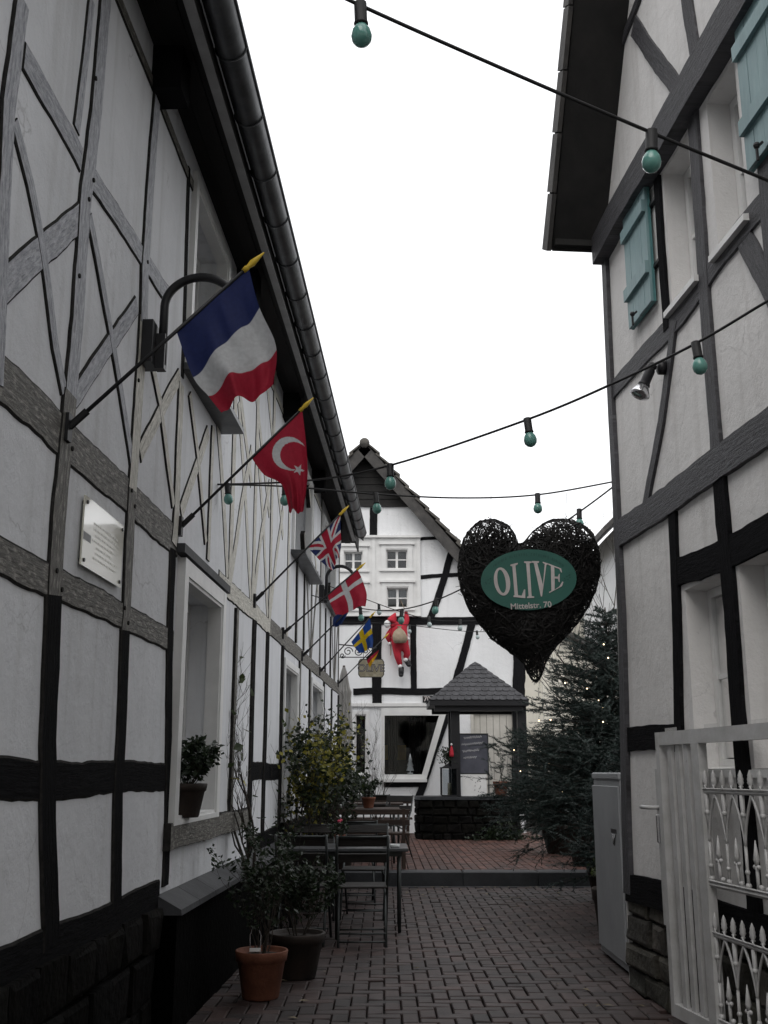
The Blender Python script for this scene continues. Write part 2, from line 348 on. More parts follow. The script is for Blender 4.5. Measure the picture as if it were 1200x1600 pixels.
# ------------------------------------------------------------------ wall frames
class Frame:
    def __init__(s, fn): s.P = fn
_l = math.sqrt(1 + LM*LM); _r = math.sqrt(1 + RM*RM)
FL = Frame(lambda u, z, o=0: Vector((LX + LM*u + o/_l, u - o*LM/_l, z)))
def leanR(u, z):                                        # the far corner of the right house leans in towards the top
    t = max(0, min(1, (u - 6.2)/1.2)); return (.02*(5.2 - min(z, 5.2)) + .10*max(0, 2.5 - z))*t*t
def _fr(u, z, o=0):
    u = u + leanR(u, z); return Vector((RX + RM*u - o/_r, u + o*RM/_r, z))
FR = Frame(_fr)
FB = Frame(lambda u, z, o=0: Vector((u, YB - o, z)))
def nz(x, y=0, z=0): return mnoise.noise(Vector((x, y, z)))
def wall(fr, u0, u1, z0, z1, holes, name, matl, parent, depth=.2, step=.3, amp=.003, top=None):
    us = sorted(set([u0, u1] + [h[0] for h in holes] + [h[1] for h in holes])); zs = sorted(set([z0, z1] + [h[2] for h in holes] + [h[3] for h in holes]))
    def fine(a):
        o = []
        for p, q in zip(a, a[1:]):
            k = max(1, int((q-p)/step)); o += [p + (q-p)*i/k for i in range(k)]
        return o + [a[-1]]
    us, zs = fine(us), fine(zs); mb = MB(); idx = {}
    def V(i, j):
        if (i, j) not in idx:
            u, z = us[i], zs[j]; idx[(i, j)] = len(mb.v)
            mb.v.append(fr.P(u, z, amp*nz(u*1.7, z*1.7, 3)))
        return idx[(i, j)]
    for i in range(len(us)-1):
        for j in range(len(zs)-1):
            cu, cz = (us[i]+us[i+1])/2, (zs[j]+zs[j+1])/2
            if any(h[0] < cu < h[1] and h[2] < cz < h[3] for h in holes): continue
            if top and cz > top(cu): continue
            mb.f.append([V(i,j), V(i+1,j), V(i+1,j+1), V(i,j+1)]); mb.m.append(0)
    for (a, b, c, d) in [h[:4] for h in holes]:
        q = [(a,c),(b,c),(b,d),(a,d)]
        for k in range(4):
            p1, p2 = q[k], q[(k+1) % 4]
            mb.add([fr.P(*p1, .004), fr.P(*p2, .004), fr.P(*p2, -depth), fr.P(*p1, -depth)], [(0,1,2,3)])
    return obj(name, mb, matl, parent)
BK = [0]
def beam(fr, pts, w, parent, matl, p=.018, name='timber_beam', line=.010, wob=.022, rag=.10, thick=.05):
    BK[0] += 1; k = BK[0]; P = [Vector(q) for q in pts]; p = p + .0006*(k % 5)
    out = []
    for a, b in zip(P, P[1:]):
        n = max(1, int((b-a).length/.07)); out += [a + (b-a)*i/n for i in range(n)]
    out.append(P[-1]); ws = w if isinstance(w, (list, tuple)) else (w, w); mb = MB(); uv = []; L = 0; N = len(out)
    for i, q in enumerate(out):
        d = out[min(i+1, N-1)] - out[max(i-1, 0)]; d.normalize(); s = Vector((-d.y, d.x))
        if i: L += (q - out[i-1]).length
        t = i/max(1, N-1); hw = (ws[0]*(1-t) + ws[1]*t)/2; e = 1 if 0 < i < N-1 else .3
        a = hw*(1 + rag*(nz(L*6, k*3.1) + .8*nz(L*19, k*7.7))) ; b = hw*(1 + rag*(nz(L*6, k*3.1+50) + .8*nz(L*19, k*7.7+50)))
        c = q + s*(wob*nz(L*1.1, k*5.3)*e); ln = min(line, hw*.35)
        for off, o, v in ((-a, -thick, 0), (-a, p-.005, .0), (-a+ln, p, .1), (b-ln, p, .9), (b, p-.005, 1), (b, -thick, 1)):
            g = c + s*off; mb.v.append(fr.P(g.x, g.y, o)); uv.append((L + k*3.7, (off + hw) + k*1.3))
    for i in range(N-1):
        for j in range(5):
            mb.f.append([i*6+j, i*6+j+1, i*6+j+7, i*6+j+6]); mb.m.append(0 if j == 2 else 1)
    mb.f.append([5,4,3,2,1,0]); mb.m.append(1); b0 = (N-1)*6; mb.f.append([b0+j for j in range(6)]); mb.m.append(1)
    # orient outward
    o = obj(name, mb, [matl, matl if line < .002 else M['outline']], parent)
    me = o.data; ul = me.uv_layers.new(name='grain')
    for lp in me.loops: ul.data[lp.index].uv = uv[lp.vertex_index]
    return o
def fbox(mb, fr, u0, u1, z0, z1, o0, o1, mi=0):
    v = [fr.P(u, z, o) for o in (o0, o1) for (u, z) in ((u0,z0),(u1,z0),(u1,z1),(u0,z1))]
    return mb.add(v, [(0,3,2,1),(4,5,6,7),(0,1,5,4),(1,2,6,5),(2,3,7,6),(3,0,4,7)], mi)
def ring(mb, fr, u0, u1, z0, z1, w, o0, o1, wb=None):
    wb = wb or w
    fbox(mb, fr, u0, u0+w, z0, z1, o0, o1); fbox(mb, fr, u1-w, u1, z0, z1, o0, o1)
    fbox(mb, fr, u0+w, u1-w, z0, z0+wb, o0, o1-.0015); fbox(mb, fr, u0+w, u1-w, z1-w, z1, o0, o1-.0015)
def window(fr, u0, u1, z0, z1, parent, nx=2, nzr=3, back=-.13, fw=.05, casing=0, cas_out=.03, sill=.06, sillmat=None, curtain=None, hood=False):
    mb = MB(); ring(mb, fr, u0+.003, u1-.003, z0+.003, z1-.003, fw, back-.04, back)
    if casing:
        ring(mb, fr, u0-casing, u1+casing, z0-casing*.3, z1+casing, casing, -.02, cas_out, casing*.3)
        ring(mb, fr, u0-.001, u1+.001, z0-.001, z1+.001, .022, -.06, cas_out-.012)
    win = obj('window', mb, M['white'], parent)
    a, b, c, d = u0+fw, u1-fw, z0+fw, z1-fw
    for i in range(nx):
        for j in range(nzr):
            p = MB(); x0, x1 = a+(b-a)*i/nx+.011, a+(b-a)*(i+1)/nx-.011; y0, y1 = c+(d-c)*j/nzr+.011, c+(d-c)*(j+1)/nzr-.011
            fbox(p, fr, x0, x1, y0, y1, back-.026, back-.02); obj('pane', p, M['glass'], win)
    mb = MB()
    for i in range(1, nx): fbox(mb, fr, a+(b-a)*i/nx-(.026 if nx == 2 else .013), a+(b-a)*i/nx+(.026 if nx == 2 else .013), c, d, back-.035, back-.004)
    for j in range(1, nzr): fbox(mb, fr, a, b, c+(d-c)*j/nzr-.013, c+(d-c)*j/nzr+.013, back-.034, back-.008)
    if mb.v: obj('glazing_bar', mb, M['white'], win)
    if sill:
        mb = MB(); v = []
        for u in (u0-.04-casing, u1+.04+casing):
            v += [fr.P(u, z0-.045, back), fr.P(u, z0-.045, sill), fr.P(u, z0-.008, sill), fr.P(u, z0+.012, back)]
        mb.add(v, [(0,1,2,3),(7,6,5,4),(0,4,5,1),(1,5,6,2),(2,6,7,3),(3,7,4,0)])
        obj('sill', mb, sillmat or M['white'], win)
    if hood:
        mb = MB(); fbox(mb, fr, u0-casing-.05, u1+casing+.05, z1+casing+.002, z1+casing+.05, -.01, .09); obj('hood', mb, sillmat or M['white'], win)
    if curtain:
        mb = MB(); n = 24; z_0 = z0 + (z1-z0)*curtain[0]; z_1 = z0 + (z1-z0)*curtain[1]
        for i in range(n+1):
            u = u0 + (u1-u0)*i/n; o = back-.09 + .012*math.sin(i*2.1)
            mb.v += [fr.P(u, z_0, o), fr.P(u, z_1, o)]
        mb.f = [[2*i, 2*i+2, 2*i+3, 2*i+1] for i in range(n)]; mb.m = [0]*n
        obj('curtain', mb, M['curtain'], win, True)
    return win
def stones(fr, u0, u1, z0, z1, parent, matl, courses, o=.0, seed=1, wmin=.16, wmax=.42):
    rnd = random.Random(seed); zs = [z0 + (z1-z0)*(i + (rnd.uniform(-.18,.18) if 0 < i < courses else 0))/courses for i in range(courses+1)]
    for c in range(courses):
        u = u0
        while u < u1 - .02:
            w = rnd.uniform(wmin, wmax); e = min(u1, u + w)
            if u1 - e < .1: e = u1
            g = .012; mb = MB(); a, b, p, q = u+g, e-g, zs[c]+g*.7, zs[c+1]-g*.7; pr = o + rnd.uniform(.0, .035); ch = min(.03, (b-a)*.2, (q-p)*.2)
            j = lambda k: rnd.uniform(-k, k)
            A = [(a+j(.008),p+j(.008)),(b+j(.008),p+j(.008)),(b+j(.008),q+j(.008)),(a+j(.008),q+j(.008))]
            B = [(A[0][0]+ch,A[0][1]+ch*.8),(A[1][0]-ch,A[1][1]+ch*.8),(A[2][0]-ch,A[2][1]-ch*.8),(A[3][0]+ch,A[3][1]-ch*.8)]
            v = [fr.P(*t, o-.08) for t in A] + [fr.P(*t, pr-.012+j(.004)) for t in A] + [fr.P(*t, pr+j(.012)) for t in B]
            f = [(8,9,10,11)] + [(k, (k+1)%4, 4+(k+1)%4, 4+k) for k in range(4)] + [(4+k, 4+(k+1)%4, 8+(k+1)%4, 8+k) for k in range(4)]
            mb.add(v, f); t = rnd.uniform(.6, 1.35); mb.col = [(t*rnd.uniform(.95,1.05), t, t*rnd.uniform(.9,1.02))]*12
            obj('stone', mb, matl, parent); u = e
# ------------------------------------------------------------------ ground
def sheet(name, x0, x1, y0, y1, z, m, n=1):
    mb = MB()
    mb.add([(x0,y0,z),(x1,y0,z),(x1,y1,z),(x0,y1,z)], [(0,1,2,3)])
    return tag(obj(name, mb, m), kind='structure')
ground = sheet('ground', -220, 220, -120, 420, -.045, M['mortar'])
BR = .008
def brick_mesh(mb, x, y, w, d, z, rnd, tints):
    g = .0045; c = .006; h = .05; z0_ = rnd.uniform(-.003,.002) - (.006 if rnd.random() < .04 else 0); t = [z0_ + rnd.uniform(-.003,.003) for _ in range(4)]
    P = [(x+g,y+g),(x+w-g,y+g),(x+w-g,y+d-g),(x+g,y+d-g)]; Q = [(x+g+c,y+g+c),(x+w-g-c,y+g+c),(x+w-g-c,y+d-g-c),(x+g+c,y+d-g-c)]
    mb.add([(*p, z-h) for p in P] + [(*p, z-c+t[i]) for i, p in enumerate(P)] + [(*q, z+t[i]) for i, q in enumerate(Q)],
           [(8,9,10,11)] + [(k,(k+1)%4,4+(k+1)%4,4+k) for k in range(4)] + [(4+k,4+(k+1)%4,8+(k+1)%4,8+k) for k in range(4)])
    b = rnd.uniform(.5, 1.35)*(1 + .35*nz(x*.9, y*.9, 7)); r = rnd.uniform(-.16, .16)
    if mb.col is None: mb.col = []
    mb.col += [(b*(1+r*.6), b, b*(1-r*.3))]*12
rnd = random.Random(3)
pav = thing('pavement', None, None); pav['kind'] = 'structure'
Wb = .104; bricks = []
ang = LM * .9
def gx(i, j):                                           # pattern turned with the alley
    X, Y = i*Wb - 2.6, j*Wb + .5
    return X, Y
NI, NJ = 56, int((STEP_Y - .07 - .5)/Wb)
for i in range(NI):
    for j in range(NJ):
        t = (i - j) % 4
        if t == 0: bricks.append((*gx(i, j), 2*Wb, Wb))
        elif t == 3 and j + 1 < NJ: bricks.append((*gx(i, j), Wb, 2*Wb))
def inside(x, y): return x > LX + LM*y - .05 and x < RX + RM*y + (.02 if y < 7.6 else 3) and x < 3.1
bricks = [b for b in bricks if inside(b[0]+b[2]/2, b[1]+b[3]/2)]
def seen(b):
    x, y = b[0]+b[2]/2, b[1]+b[3]/2
    cy = y*ct - H*st*-1*0 - 0; zc = y*ct + (0-H)*st; yc = -y*st + (0-H)*ct
    px = 600 + F*x/zc; py = 800 - F*yc/zc
    return 385 < px < 1040 and py < 1602 and not (px < 500 and py < 1490) and px < 990 + (py-1500)*.5
near = sorted([b for b in bricks if seen(b)], key=lambda b: b[1])[:300]; ns = set(near)
rest = MB()
for b in bricks:
    if b in ns:
        mb = MB(); brick_mesh(mb, *b, 0, rnd, None); obj('paver', mb, M['paver'], pav)
    else: brick_mesh(rest, *b, 0, rnd, None)
tag(obj('pavers', rest, M['paver'], pav), kind='stuff')
mb = MB(); lr = random.Random(17)
for k in range(90):
    yy = lr.choice((STEP_Y-.16, lr.uniform(6.5,13.8), lr.uniform(12.5,13.9))); xx = lr.uniform(-.6, 2.2) if yy > 13 else lr.choice((lr.uniform(-.9,-.3), lr.uniform(1.1,1.6), lr.uniform(-.3,1.4)))
    a = lr.uniform(0,6.28); L_ = lr.uniform(.018,.04); d = Vector((math.cos(a), math.sin(a), 0)); n_ = Vector((-d.y, d.x, 0)); p = Vector((xx, yy, .006))
    mb.add([p - d*L_, p + n_*L_*.5 + Vector((0,0,.006)), p + d*L_ + Vector((0,0,.004)), p - n_*L_*.5 + Vector((0,0,.007))], [(0,3,2,1)])
M['fallen'] = mat('fallen_leaf', [(.10,.075,.045), (.22,.19,.13)], 12, .8, .2); tag(obj('fallen_leaves', mb, M['fallen']), 'scattered small fallen leaves lying on the brick paving', 'leaves', kind='stuff')
# the step and the terrace
ter = thing('terrace', None, None, (0, STEP_Y, 0)); ter['kind'] = 'structure'
mb = MB(); mb.box((-1.6, STEP_Y+.05, -.04), (14, 60, STEP_Z-.035)); obj('terrace_bed', mb, M['mortar'], ter)
x = -1.0; k = 0
while x < 3.4:
    w = [.98, 1.02, .95, 1.0][k % 4]; mb = MB(); mb.box((x+.004, STEP_Y-.03+.006*nz(k*3.3), -.04), (x+w-.004, STEP_Y+.3, STEP_Z+.003*nz(k)), 0, .012); obj('step_slab', mb, M['kerb'], ter); x += w; k += 1
mb = MB(); mb.box((-1.2, STEP_Y-.115, -.04), (3.4, STEP_Y-.036, .006), 0, .006); obj('edge_strip', mb, M['ledge'], ter)
rest = MB(); rows = []
for i in range(40):
    for j in range(44):
        xx = -1.05 + i*.105; yy = STEP_Y + .31 + j*.21 + (.105 if i % 2 else 0)
        if yy < 23.5: rows.append((xx, yy, .105, .21))
vis = set(sorted([b for b in rows if .15 < b[0] < 2.1 + .02*(b[1]-14)], key=lambda b: b[1])[:300])
for b in rows:
    if b in vis: mb = MB(); brick_mesh(mb, *b, STEP_Z-.004, rnd, None); obj('paver', mb, M['paver2'], ter)
    else: brick_mesh(rest, *b, STEP_Z-.004, rnd, None)
tag(obj('pavers', rest, M['paver2'], ter), kind='stuff')
# ------------------------------------------------------------------ LEFT HOUSE
LH = thing('half_timbered_house', 'long half-timbered house lining the left of the alley with gutter and flags', 'house', (LX, 4, 0))
Y0, Y1, ZT = -2.0, 18.66, 5.42
holesL = [(6.45, 7.62, 1.13, 2.58), (11.35, 12.5, 1.15, 2.52), (14.1, 15.6, 1.15, 2.55), (6.32, 7.42, 3.9, 5.2), (11.85, 13.7, 3.86, 5.1), (15.45, 17.5, 3.95, 5.1)]
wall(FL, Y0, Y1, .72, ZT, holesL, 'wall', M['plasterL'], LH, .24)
mb = MB(); fbox(mb, FL, Y0, Y1, -.05, .74, -.3, -.012); obj('plinth_core', mb, M['mortar'], LH)
PLL = link('plinth', None, LH, (LX+.1, 4, 0))
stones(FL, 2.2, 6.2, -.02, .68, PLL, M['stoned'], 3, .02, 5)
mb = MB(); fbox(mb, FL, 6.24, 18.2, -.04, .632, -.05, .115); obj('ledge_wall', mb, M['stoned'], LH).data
M_l = MB()
for i in range(24):
    u = 6.22 + i*.5; m2 = MB(); v = []
    for uu in (u+.003, u+.497): v += [FL.P(uu, .63, .0), FL.P(uu, .63, .145+.004*nz(i)), FL.P(uu, .66, .14), FL.P(uu, .735, .0)]
    m2.add(v, [(0,1,2,3),(7,6,5,4),(0,4,5,1),(1,5,6,2),(2,6,7,3),(3,7,4,0)]); obj('ledge_slab', m2, M['ledge'], LH)
bd = MB()   # the other sides of the house
for A, B in ((FL.P(Y0,0,0), FL.P(Y0,0,-6)), (FL.P(Y1,0,0), FL.P(Y1,0,-6)), (FL.P(Y0,0,-6), FL.P(Y1,0,-6))):
    bd.add([A, B, B + Vector((0,0,ZT)), A + Vector((0,0,ZT))], [(0,1,2,3)])
obj('outer_walls', bd, M['plasterL'], LH)
rf = MB()
for sgn in (1,):
    e0, e1 = -.0, 0
    v = []
    for yy in (Y0-.3, Y1+.05):
        v += [FL.P(yy, 5.55, .44), FL.P(yy, 8.6, -3.0), FL.P(yy, 5.55, -6.5), FL.P(yy, 5.4, -6.5), FL.P(yy, 8.4, -3.0), FL.P(yy, 5.47, .42)]
    rf.add(v, [(0,6,7,1),(1,7,8,2),(2,8,9,3),(3,9,10,4),(4,10,11,5),(5,11,6,0),(0,1,4,5),(1,2,3,4),(6,11,10,7),(7,10,9,8)])
obj('roof', rf, M['tile'], LH)
GE = 17.6
for i in range(3):                                     # soffit boards
    mb = MB(); fbox(mb, FL, Y0-.2, Y1-.1, 5.40-.006*(i % 2), 5.43, -.02+i*.115, .09+i*.115); obj('soffit_board', mb, M['soffit'], LH)
mb = MB(); fbox(mb, FL, Y0-.2, Y1-.1, 5.24, 5.46, .325, .35); obj('fascia', mb, M['soffit'], LH)
mb = MB(); fbox(mb, FL, Y0-.2, GE, 5.225, 5.245, .30, .352); obj('fascia_edge', mb, M['zincline'], LH)
for yy in (5.27, 8.0, 10.9, 13.9, 16.9):               # joist ends under the eaves
    mb = MB(); fbox(mb, FL, yy-.1, yy+.1, 5.12, 5.395, -.02, .17); obj('joist_end', mb, M['tblack'], LH)
gut = MB(); n = 12; N = 60
for i in range(N+1):
    u = Y0 - .2 + (GE - Y0 + .2)*i/N
    for k in range(n+1):
        t = math.pi*(k/n)*1.06 - math.pi*.03
        gut.v.append(FL.P(u, 5.36 - .085*math.sin(t), .445 - .085*math.cos(t)))
for i in range(N):
    for k in range(n): gut.f.append([i*(n+1)+k, i*(n+1)+k+1, (i+1)*(n+1)+k+1, (i+1)*(n+1)+k]); gut.m.append(0)
GT = obj('gutter', gut, M['zinc'], LH, True)
m2 = MB(); ro = [FL.P(Y0-.2+(GE-Y0+.2)*i/30, 5.365, .533) for i in range(31)]; m2.tube(ro, .011, 6); obj('gutter_bead', m2, M['zinc'], GT, True)
m2 = MB(); m2.add([FL.P(GE, 5.36, .445)] + [FL.P(GE, 5.36-.087*math.sin(math.pi*k/10), .445-.087*math.cos(math.pi*k/10)) for k in range(11)], [(0,k+1,k+2) for k in range(10)]); obj('end_cap', m2, M['zinc'], GT)
u = 3.3
while u < GE:
    m2 = MB(); m2.tube([FL.P(u, 5.36-.0885*math.sin(math.pi*k/10), .445-.0885*math.cos(math.pi*k/10)) for k in range(11)], .006, 5); obj('gutter_bracket', m2, M['zinc'], GT); u += .62
def LB(px, w, m, p=.016, **k): return beam(FL, [Lq(*q) for q in px], w, LH, M[m], p, **k)
# rails
ZS, ZM_, ZL, ZO = 2.765, 2.16, 1.385, .70
beam(FL, [(1.0, ZS-.01), (6.3, ZS)], .19, LH, M['tbrown'], 0.0070, rag=.12)
beam(FL, [(7.62, ZS), (9.2, ZS+.01), (10.3, ZS+.01)], .16, LH, M['tcream'], 0.0070, rag=.12)
beam(FL, [(10.25, ZS+.01), (18.62, ZS+.04)], .17, LH, M['tbrown'], 0.0075, rag=.05)
beam(FL, [(1.0, ZM_-.02), (6.3, ZM_)], .14, LH, M['tbrown'], 0.0065, rag=.13)
beam(FL, [(1.0, ZL), (6.3, ZL-.01)], .155, LH, M['tblack'], 0.0065, rag=.09)
beam(FL, [(9.3, ZL+.02), (11.3, ZL+.02)], .16, LH, M['tblack'], 0.0065)
beam(FL, [(1.0, .72), (6.25, .735)], .16, LH, M['tblack'], 0.0075, rag=.05)
beam(FL, [(9.25, .80), (18.6, .82)], .16, LH, M['tblack'], 0.0075, rag=.05)
beam(FL, [(1.0, 5.16), (6.25, 5.16)], .085, LH, M['tbrown'], 0.0065)
beam(FL, [(7.5, 5.18), (11.7, 5.18)], .085, LH, M['tcream'], 0.0065)
beam(FL, [(13.9, 5.18), (15.3, 5.18)], .085, LH, M['tcream'], 0.0065)
# near posts and braces, as they stand in the photograph
LB([(33,0),(20,101),(10,169),(2,304),(-8,600)], .12, 'tgrey', 0.0110)
beam(FL, [(3.36, 2.85), (3.42, .75)], .13, LH, M['tblack'], 0.0110)
LB([(142,0),(118,203)], .085, 'tgrey', 0.0060)
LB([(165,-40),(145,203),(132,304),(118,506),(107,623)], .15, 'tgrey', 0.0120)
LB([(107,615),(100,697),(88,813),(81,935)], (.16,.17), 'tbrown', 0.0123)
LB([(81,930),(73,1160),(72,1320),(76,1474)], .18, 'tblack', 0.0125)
LB([(36,86),(125,250)], .13, 'tgrey', 0.0070); LB([(140,278),(223,405),(262,462)], .125, 'tgrey', 0.0070)
LB([(20,190),(44,287),(61,371),(71,439),(84,540),(98,612)], .085, 'tgrey', 0.0095)
LB([(-10,462),(64,393),(130,331)], .14, 'tgrey', 0.0075)
LB([(137,338),(149,398),(169,506),(187,613),(205,735)], .085, 'tgrey', 0.0095)
LB([(113,622),(163,547),(212,478)], .11, 'tgrey', 0.0077)
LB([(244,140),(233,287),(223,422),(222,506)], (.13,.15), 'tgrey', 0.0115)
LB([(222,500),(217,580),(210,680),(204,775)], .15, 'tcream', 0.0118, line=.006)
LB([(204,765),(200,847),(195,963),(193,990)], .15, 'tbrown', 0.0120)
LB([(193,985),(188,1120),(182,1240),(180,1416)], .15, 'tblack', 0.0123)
LB([(230,545),(247,630),(263,747),(269,790)], .08, 'tcream', 0.0095, line=.006)
LB([(279,588),(217,710)], .11, 'tcream', 0.0075, line=.006)
LB([(294,262),(287,500),(284,590)], .06, 'tblack', 0.0110)
LB([(281,600),(277,700),(273,797),(269,850)], .13, 'tcream', 0.0118, line=.006)
LB([(268,858),(264,960),(260,1280),(256,1384)], .13, 'tblack', 0.0123)
LB([(295,615),(307,710),(320,848)], .08, 'tcream', 0.0095, line=.006); LB([(324,675),(281,800)], .11, 'tcream', 0.0075, line=.006)
beam(FL, [(7.2, 3.8), (7.2, 2.83)], .1, LH, M['tcream'], 0.0115)
for (y, z) in [(yy+dx, zz+dz) for yy in (4.25, 5.25) for zz in (ZS, ZM_) for dx, dz in ((-.035,.035),(.04,-.03))] + [(4.27,3.9),(4.31,4.02),(4.22,3.5),(5.26,4.1),(5.22,3.4),(4.24,4.5)]:
    m2 = MB(); m2.tube([FL.P(y, z, .0), FL.P(y, z, .019)], .011, 7); obj('peg', m2, M['outline'], LH)
# the upper storey further on: posts with pairs of braces rising from their feet
posts = [(8.02,1), (9.14,1), (10.15,1), (11.5,0), (14.0,1), (15.2,0), (17.75,1), (18.55,0)]
for i, (y, br) in enumerate(posts):
    m = 'tcream' if y < 13 else 'tbrown'
    beam(FL, [(y, 5.4), (y+.03, 2.83)], .15, LH, M[m], .007, line=.005)
    if br:
        beam(FL, [(y-.95, 4.35), (y-.45, 3.6), (y-.06, 2.85)], .125, LH, M[m], .0045, line=.005)
        beam(FL, [(y+.06, 2.85), (y+.4, 3.5), (y+.85, 4.15)], .125, LH, M[m], .0055, line=.005)
        beam(FL, [(y-.55, 5.1), (y+.9, 3.85)], .12, LH, M['tcream'], .0035, line=.005)
for y in (12.3, 13.1, 16.0, 16.9): beam(FL, [(y, 3.83), (y+.02, 2.87)], .08, LH, M['tbrown'], .02)
# ground floor posts
beam(FL, [(7.95, 2.69), (8.37, 2.67), (8.38, 1.06)][1:], .11, LH, M['tbrown'], .021)
for y, m in ((9.27,'tblack'), (10.08,'tblack'), (11.18,'tblack'), (12.75,'tbrown'), (13.9,'tbrown'), (15.85,'tblack'), (17.2,'tblack'), (18.55,'tblack')):
    beam(FL, [(y, 2.7), (y, .86)], .12, LH, M[m], .021)
beam(FL, [(6.3, 1.035), (9.2, 1.045)], .15, LH, M['tbrown'], .045, line=.004)
window(FL, 6.45, 7.62, 1.13, 2.58, LH, 2, 2, -.19, .06, .1, .05, 0, None, (.0,1))
mb = MB(); fbox(mb, FL, 6.26, 7.8, 2.695, 2.75, .0, .06); obj('lintel_hood', mb, M['ledge'], LH)
window(FL, 11.35, 12.5, 1.15, 2.52, LH, 2, 2, -.19, .06, .07, .03, .07, None, (0,1)); window(FL, 14.1, 15.6, 1.15, 2.55, LH, 2, 2, -.19, .06, .07, .03, .07, None, (0,1))
window(FL, 6.32, 7.42, 3.9, 5.2, LH, 2, 2, -.19, .06, .07, .035, .17, M['zinc'], (0,1))
window(FL, 11.85, 13.7, 3.86, 5.1, LH, 2, 2, -.19, .06, .07, .035, .17, M['zinc'], (0,1)); window(FL, 15.45, 17.5, 3.95, 5.1, LH, 2, 2, -.19, .06, .07, .035, .17, M['zinc'], (0,1))
# ------------------------------------------------------------------ RIGHT HOUSE (gable to the alley)
RH = thing('gabled_house', 'white half-timbered gable house on the right with teal shutters', 'house', (RX, 4, 0))
RE, SL, ZE = 7.38, 1.632, 5.33                          # far corner, roof slope, eaves
RI = 4.5                                                # ridge line
topR = lambda u: ZE + .02 + (min(RE - u, u - (2*RI - RE)))*SL
RN = 2*RI - RE
holesR = [(5.64, 6.08, 4.2, 5.14), (4.95, 5.34, 4.2, 5.14), (5.66, 6.2, 1.42, 2.45), (4.7, 5.42, 1.42, 2.45)]
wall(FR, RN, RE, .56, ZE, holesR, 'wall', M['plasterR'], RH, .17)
mb = MB(); K = 14
for i in range(K):
    u0, u1 = RN + (RE-RN)*i/K, RN + (RE-RN)*(i+1)/K
    h0, h1 = topR(u0), topR(u1)
    for j in range(6): mb.add([FR.P(u0, ZE+(h0-ZE)*j/6), FR.P(u1, ZE+(h1-ZE)*j/6), FR.P(u1, ZE+(h1-ZE)*(j+1)/6), FR.P(u0, ZE+(h0-ZE)*(j+1)/6)], [(0,1,2,3)])
obj('gable_wall', mb, M['plasterR'], RH)
bd = MB()
A_top = lambda a: FR.P(RE, ZE) if a.y > 5 else FR.P(RN, ZE)
for A, B in ((FR.P(RE,0,0), FR.P(RE,0,-8)), (FR.P(RN,0,0), FR.P(RN,0,-8))):
    bd.add([A, B, B + Vector((0,0,ZE)), A_top(A)], [(0,1,2,3)])
bd.add([FR.P(RN,0,-8), FR.P(RE,0,-8), FR.P(RE,ZE,-8), FR.P(RI,topR(RI),-8), FR.P(RN,ZE,-8)], [(0,1,2,3,4)])
obj('outer_walls', bd, M['plasterR'], RH)
OV = .40; ZR = topR(RI)
for side in (0, 1):
    rf = MB(); v = []
    ue = RE + .04 if side == 0 else RN - .04; ze = topR(ue)
    for o in (OV, -8.4):
        for (u, z) in ((ue, ze), (RI, ZR)):
            v += [FR.P(u, z, o), FR.P(u, z + .10, o)]
    rf.add(v, [(0,1,3,2),(4,6,7,5),(0,4,5,1),(2,3,7,6),(0,2,6,4),(1,5,7,3)]); RF = obj('roof', rf, M['soffit'], RH)
    if side == 0:
        L = math.hypot(RE+.04-RI, ZR-ze); nt = 13; dirv = Vector((RI-ue, ZR-ze)); dirv.normalize(); nor = Vector((dirv.y, -dirv.x)) if dirv.y < 0 else Vector((dirv.y, -dirv.x))
        if nor.y < 0: nor = -nor
        for k in range(nt):                             # verge tiles lapping up the slope
            a, b = k*L/nt, (k+1)*L/nt + .05
            p0 = Vector((ue, ze)) + dirv*a; p1 = Vector((ue, ze)) + dirv*b; m2 = MB(); vv = []
            for o in (OV + .03, OV - .3):
                vv += [FR.P(*(p0 + nor*.125), o), FR.P(*(p1 + nor*.10), o), FR.P(*(p1 + nor*.13), o), FR.P(*(p0 + nor*.16), o)]
            m2.add(vv, [(0,1,2,3),(7,6,5,4),(0,4,5,1),(1,5,6,2),(2,6,7,3),(3,7,4,0)])
            vv = []
            for o in (OV + .045, OV + .012):
                vv += [FR.P(*(p0 + nor*-.015), o), FR.P(*(p1 - dirv*.062 + nor*-.03), o), FR.P(*(p1 - dirv*.062 + nor*.13), o), FR.P(*(p0 + nor*.158), o)]
            m2.add(vv, [(0,1,2,3),(7,6,5,4),(0,4,5,1),(1,5,6,2),(2,6,7,3),(3,7,4,0)])
            obj('roof_tile', m2, M['tile'], RF)
mb = MB(); v = []
for o in (OV - .012, .0):
    v += [FR.P(RE+.05, ZE-.02, o), FR.P(RE-.02, ZE-.02, o), FR.P(RE-.02, ZE+.03, o), FR.P(RE+.05, ZE+.02, o)]
mb.add(v, [(0,1,2,3),(7,6,5,4),(0,4,5,1),(1,5,6,2),(2,6,7,3),(3,7,4,0)]); obj('eaves_board', mb, M['soffit'], RH)
PLR = link('plinth', None, RH, (RX-.4, 6, 0))
mb = MB(); fbox(mb, FR, RN, RE, -.05, .58, -.3, -.03); obj('plinth_core', mb, M['mortar'], PLR)
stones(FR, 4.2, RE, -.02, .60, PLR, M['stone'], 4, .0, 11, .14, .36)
def RB(px, w, m, p=.016, **k):
    k.setdefault('line', .001); q_ = [Rq(*q) for q in px]; return beam(FR, [(u - leanR(u, z), z) for u, z in q_], w, RH, M[m], p, **k)
beam(FR, [(RE-.0, 5.27), (6.4, 5.30), (5.3, 5.30), (RN, 5.30)], (.22,.26), RH, M['tR'], .10, line=.001, rag=.04, thick=.05)
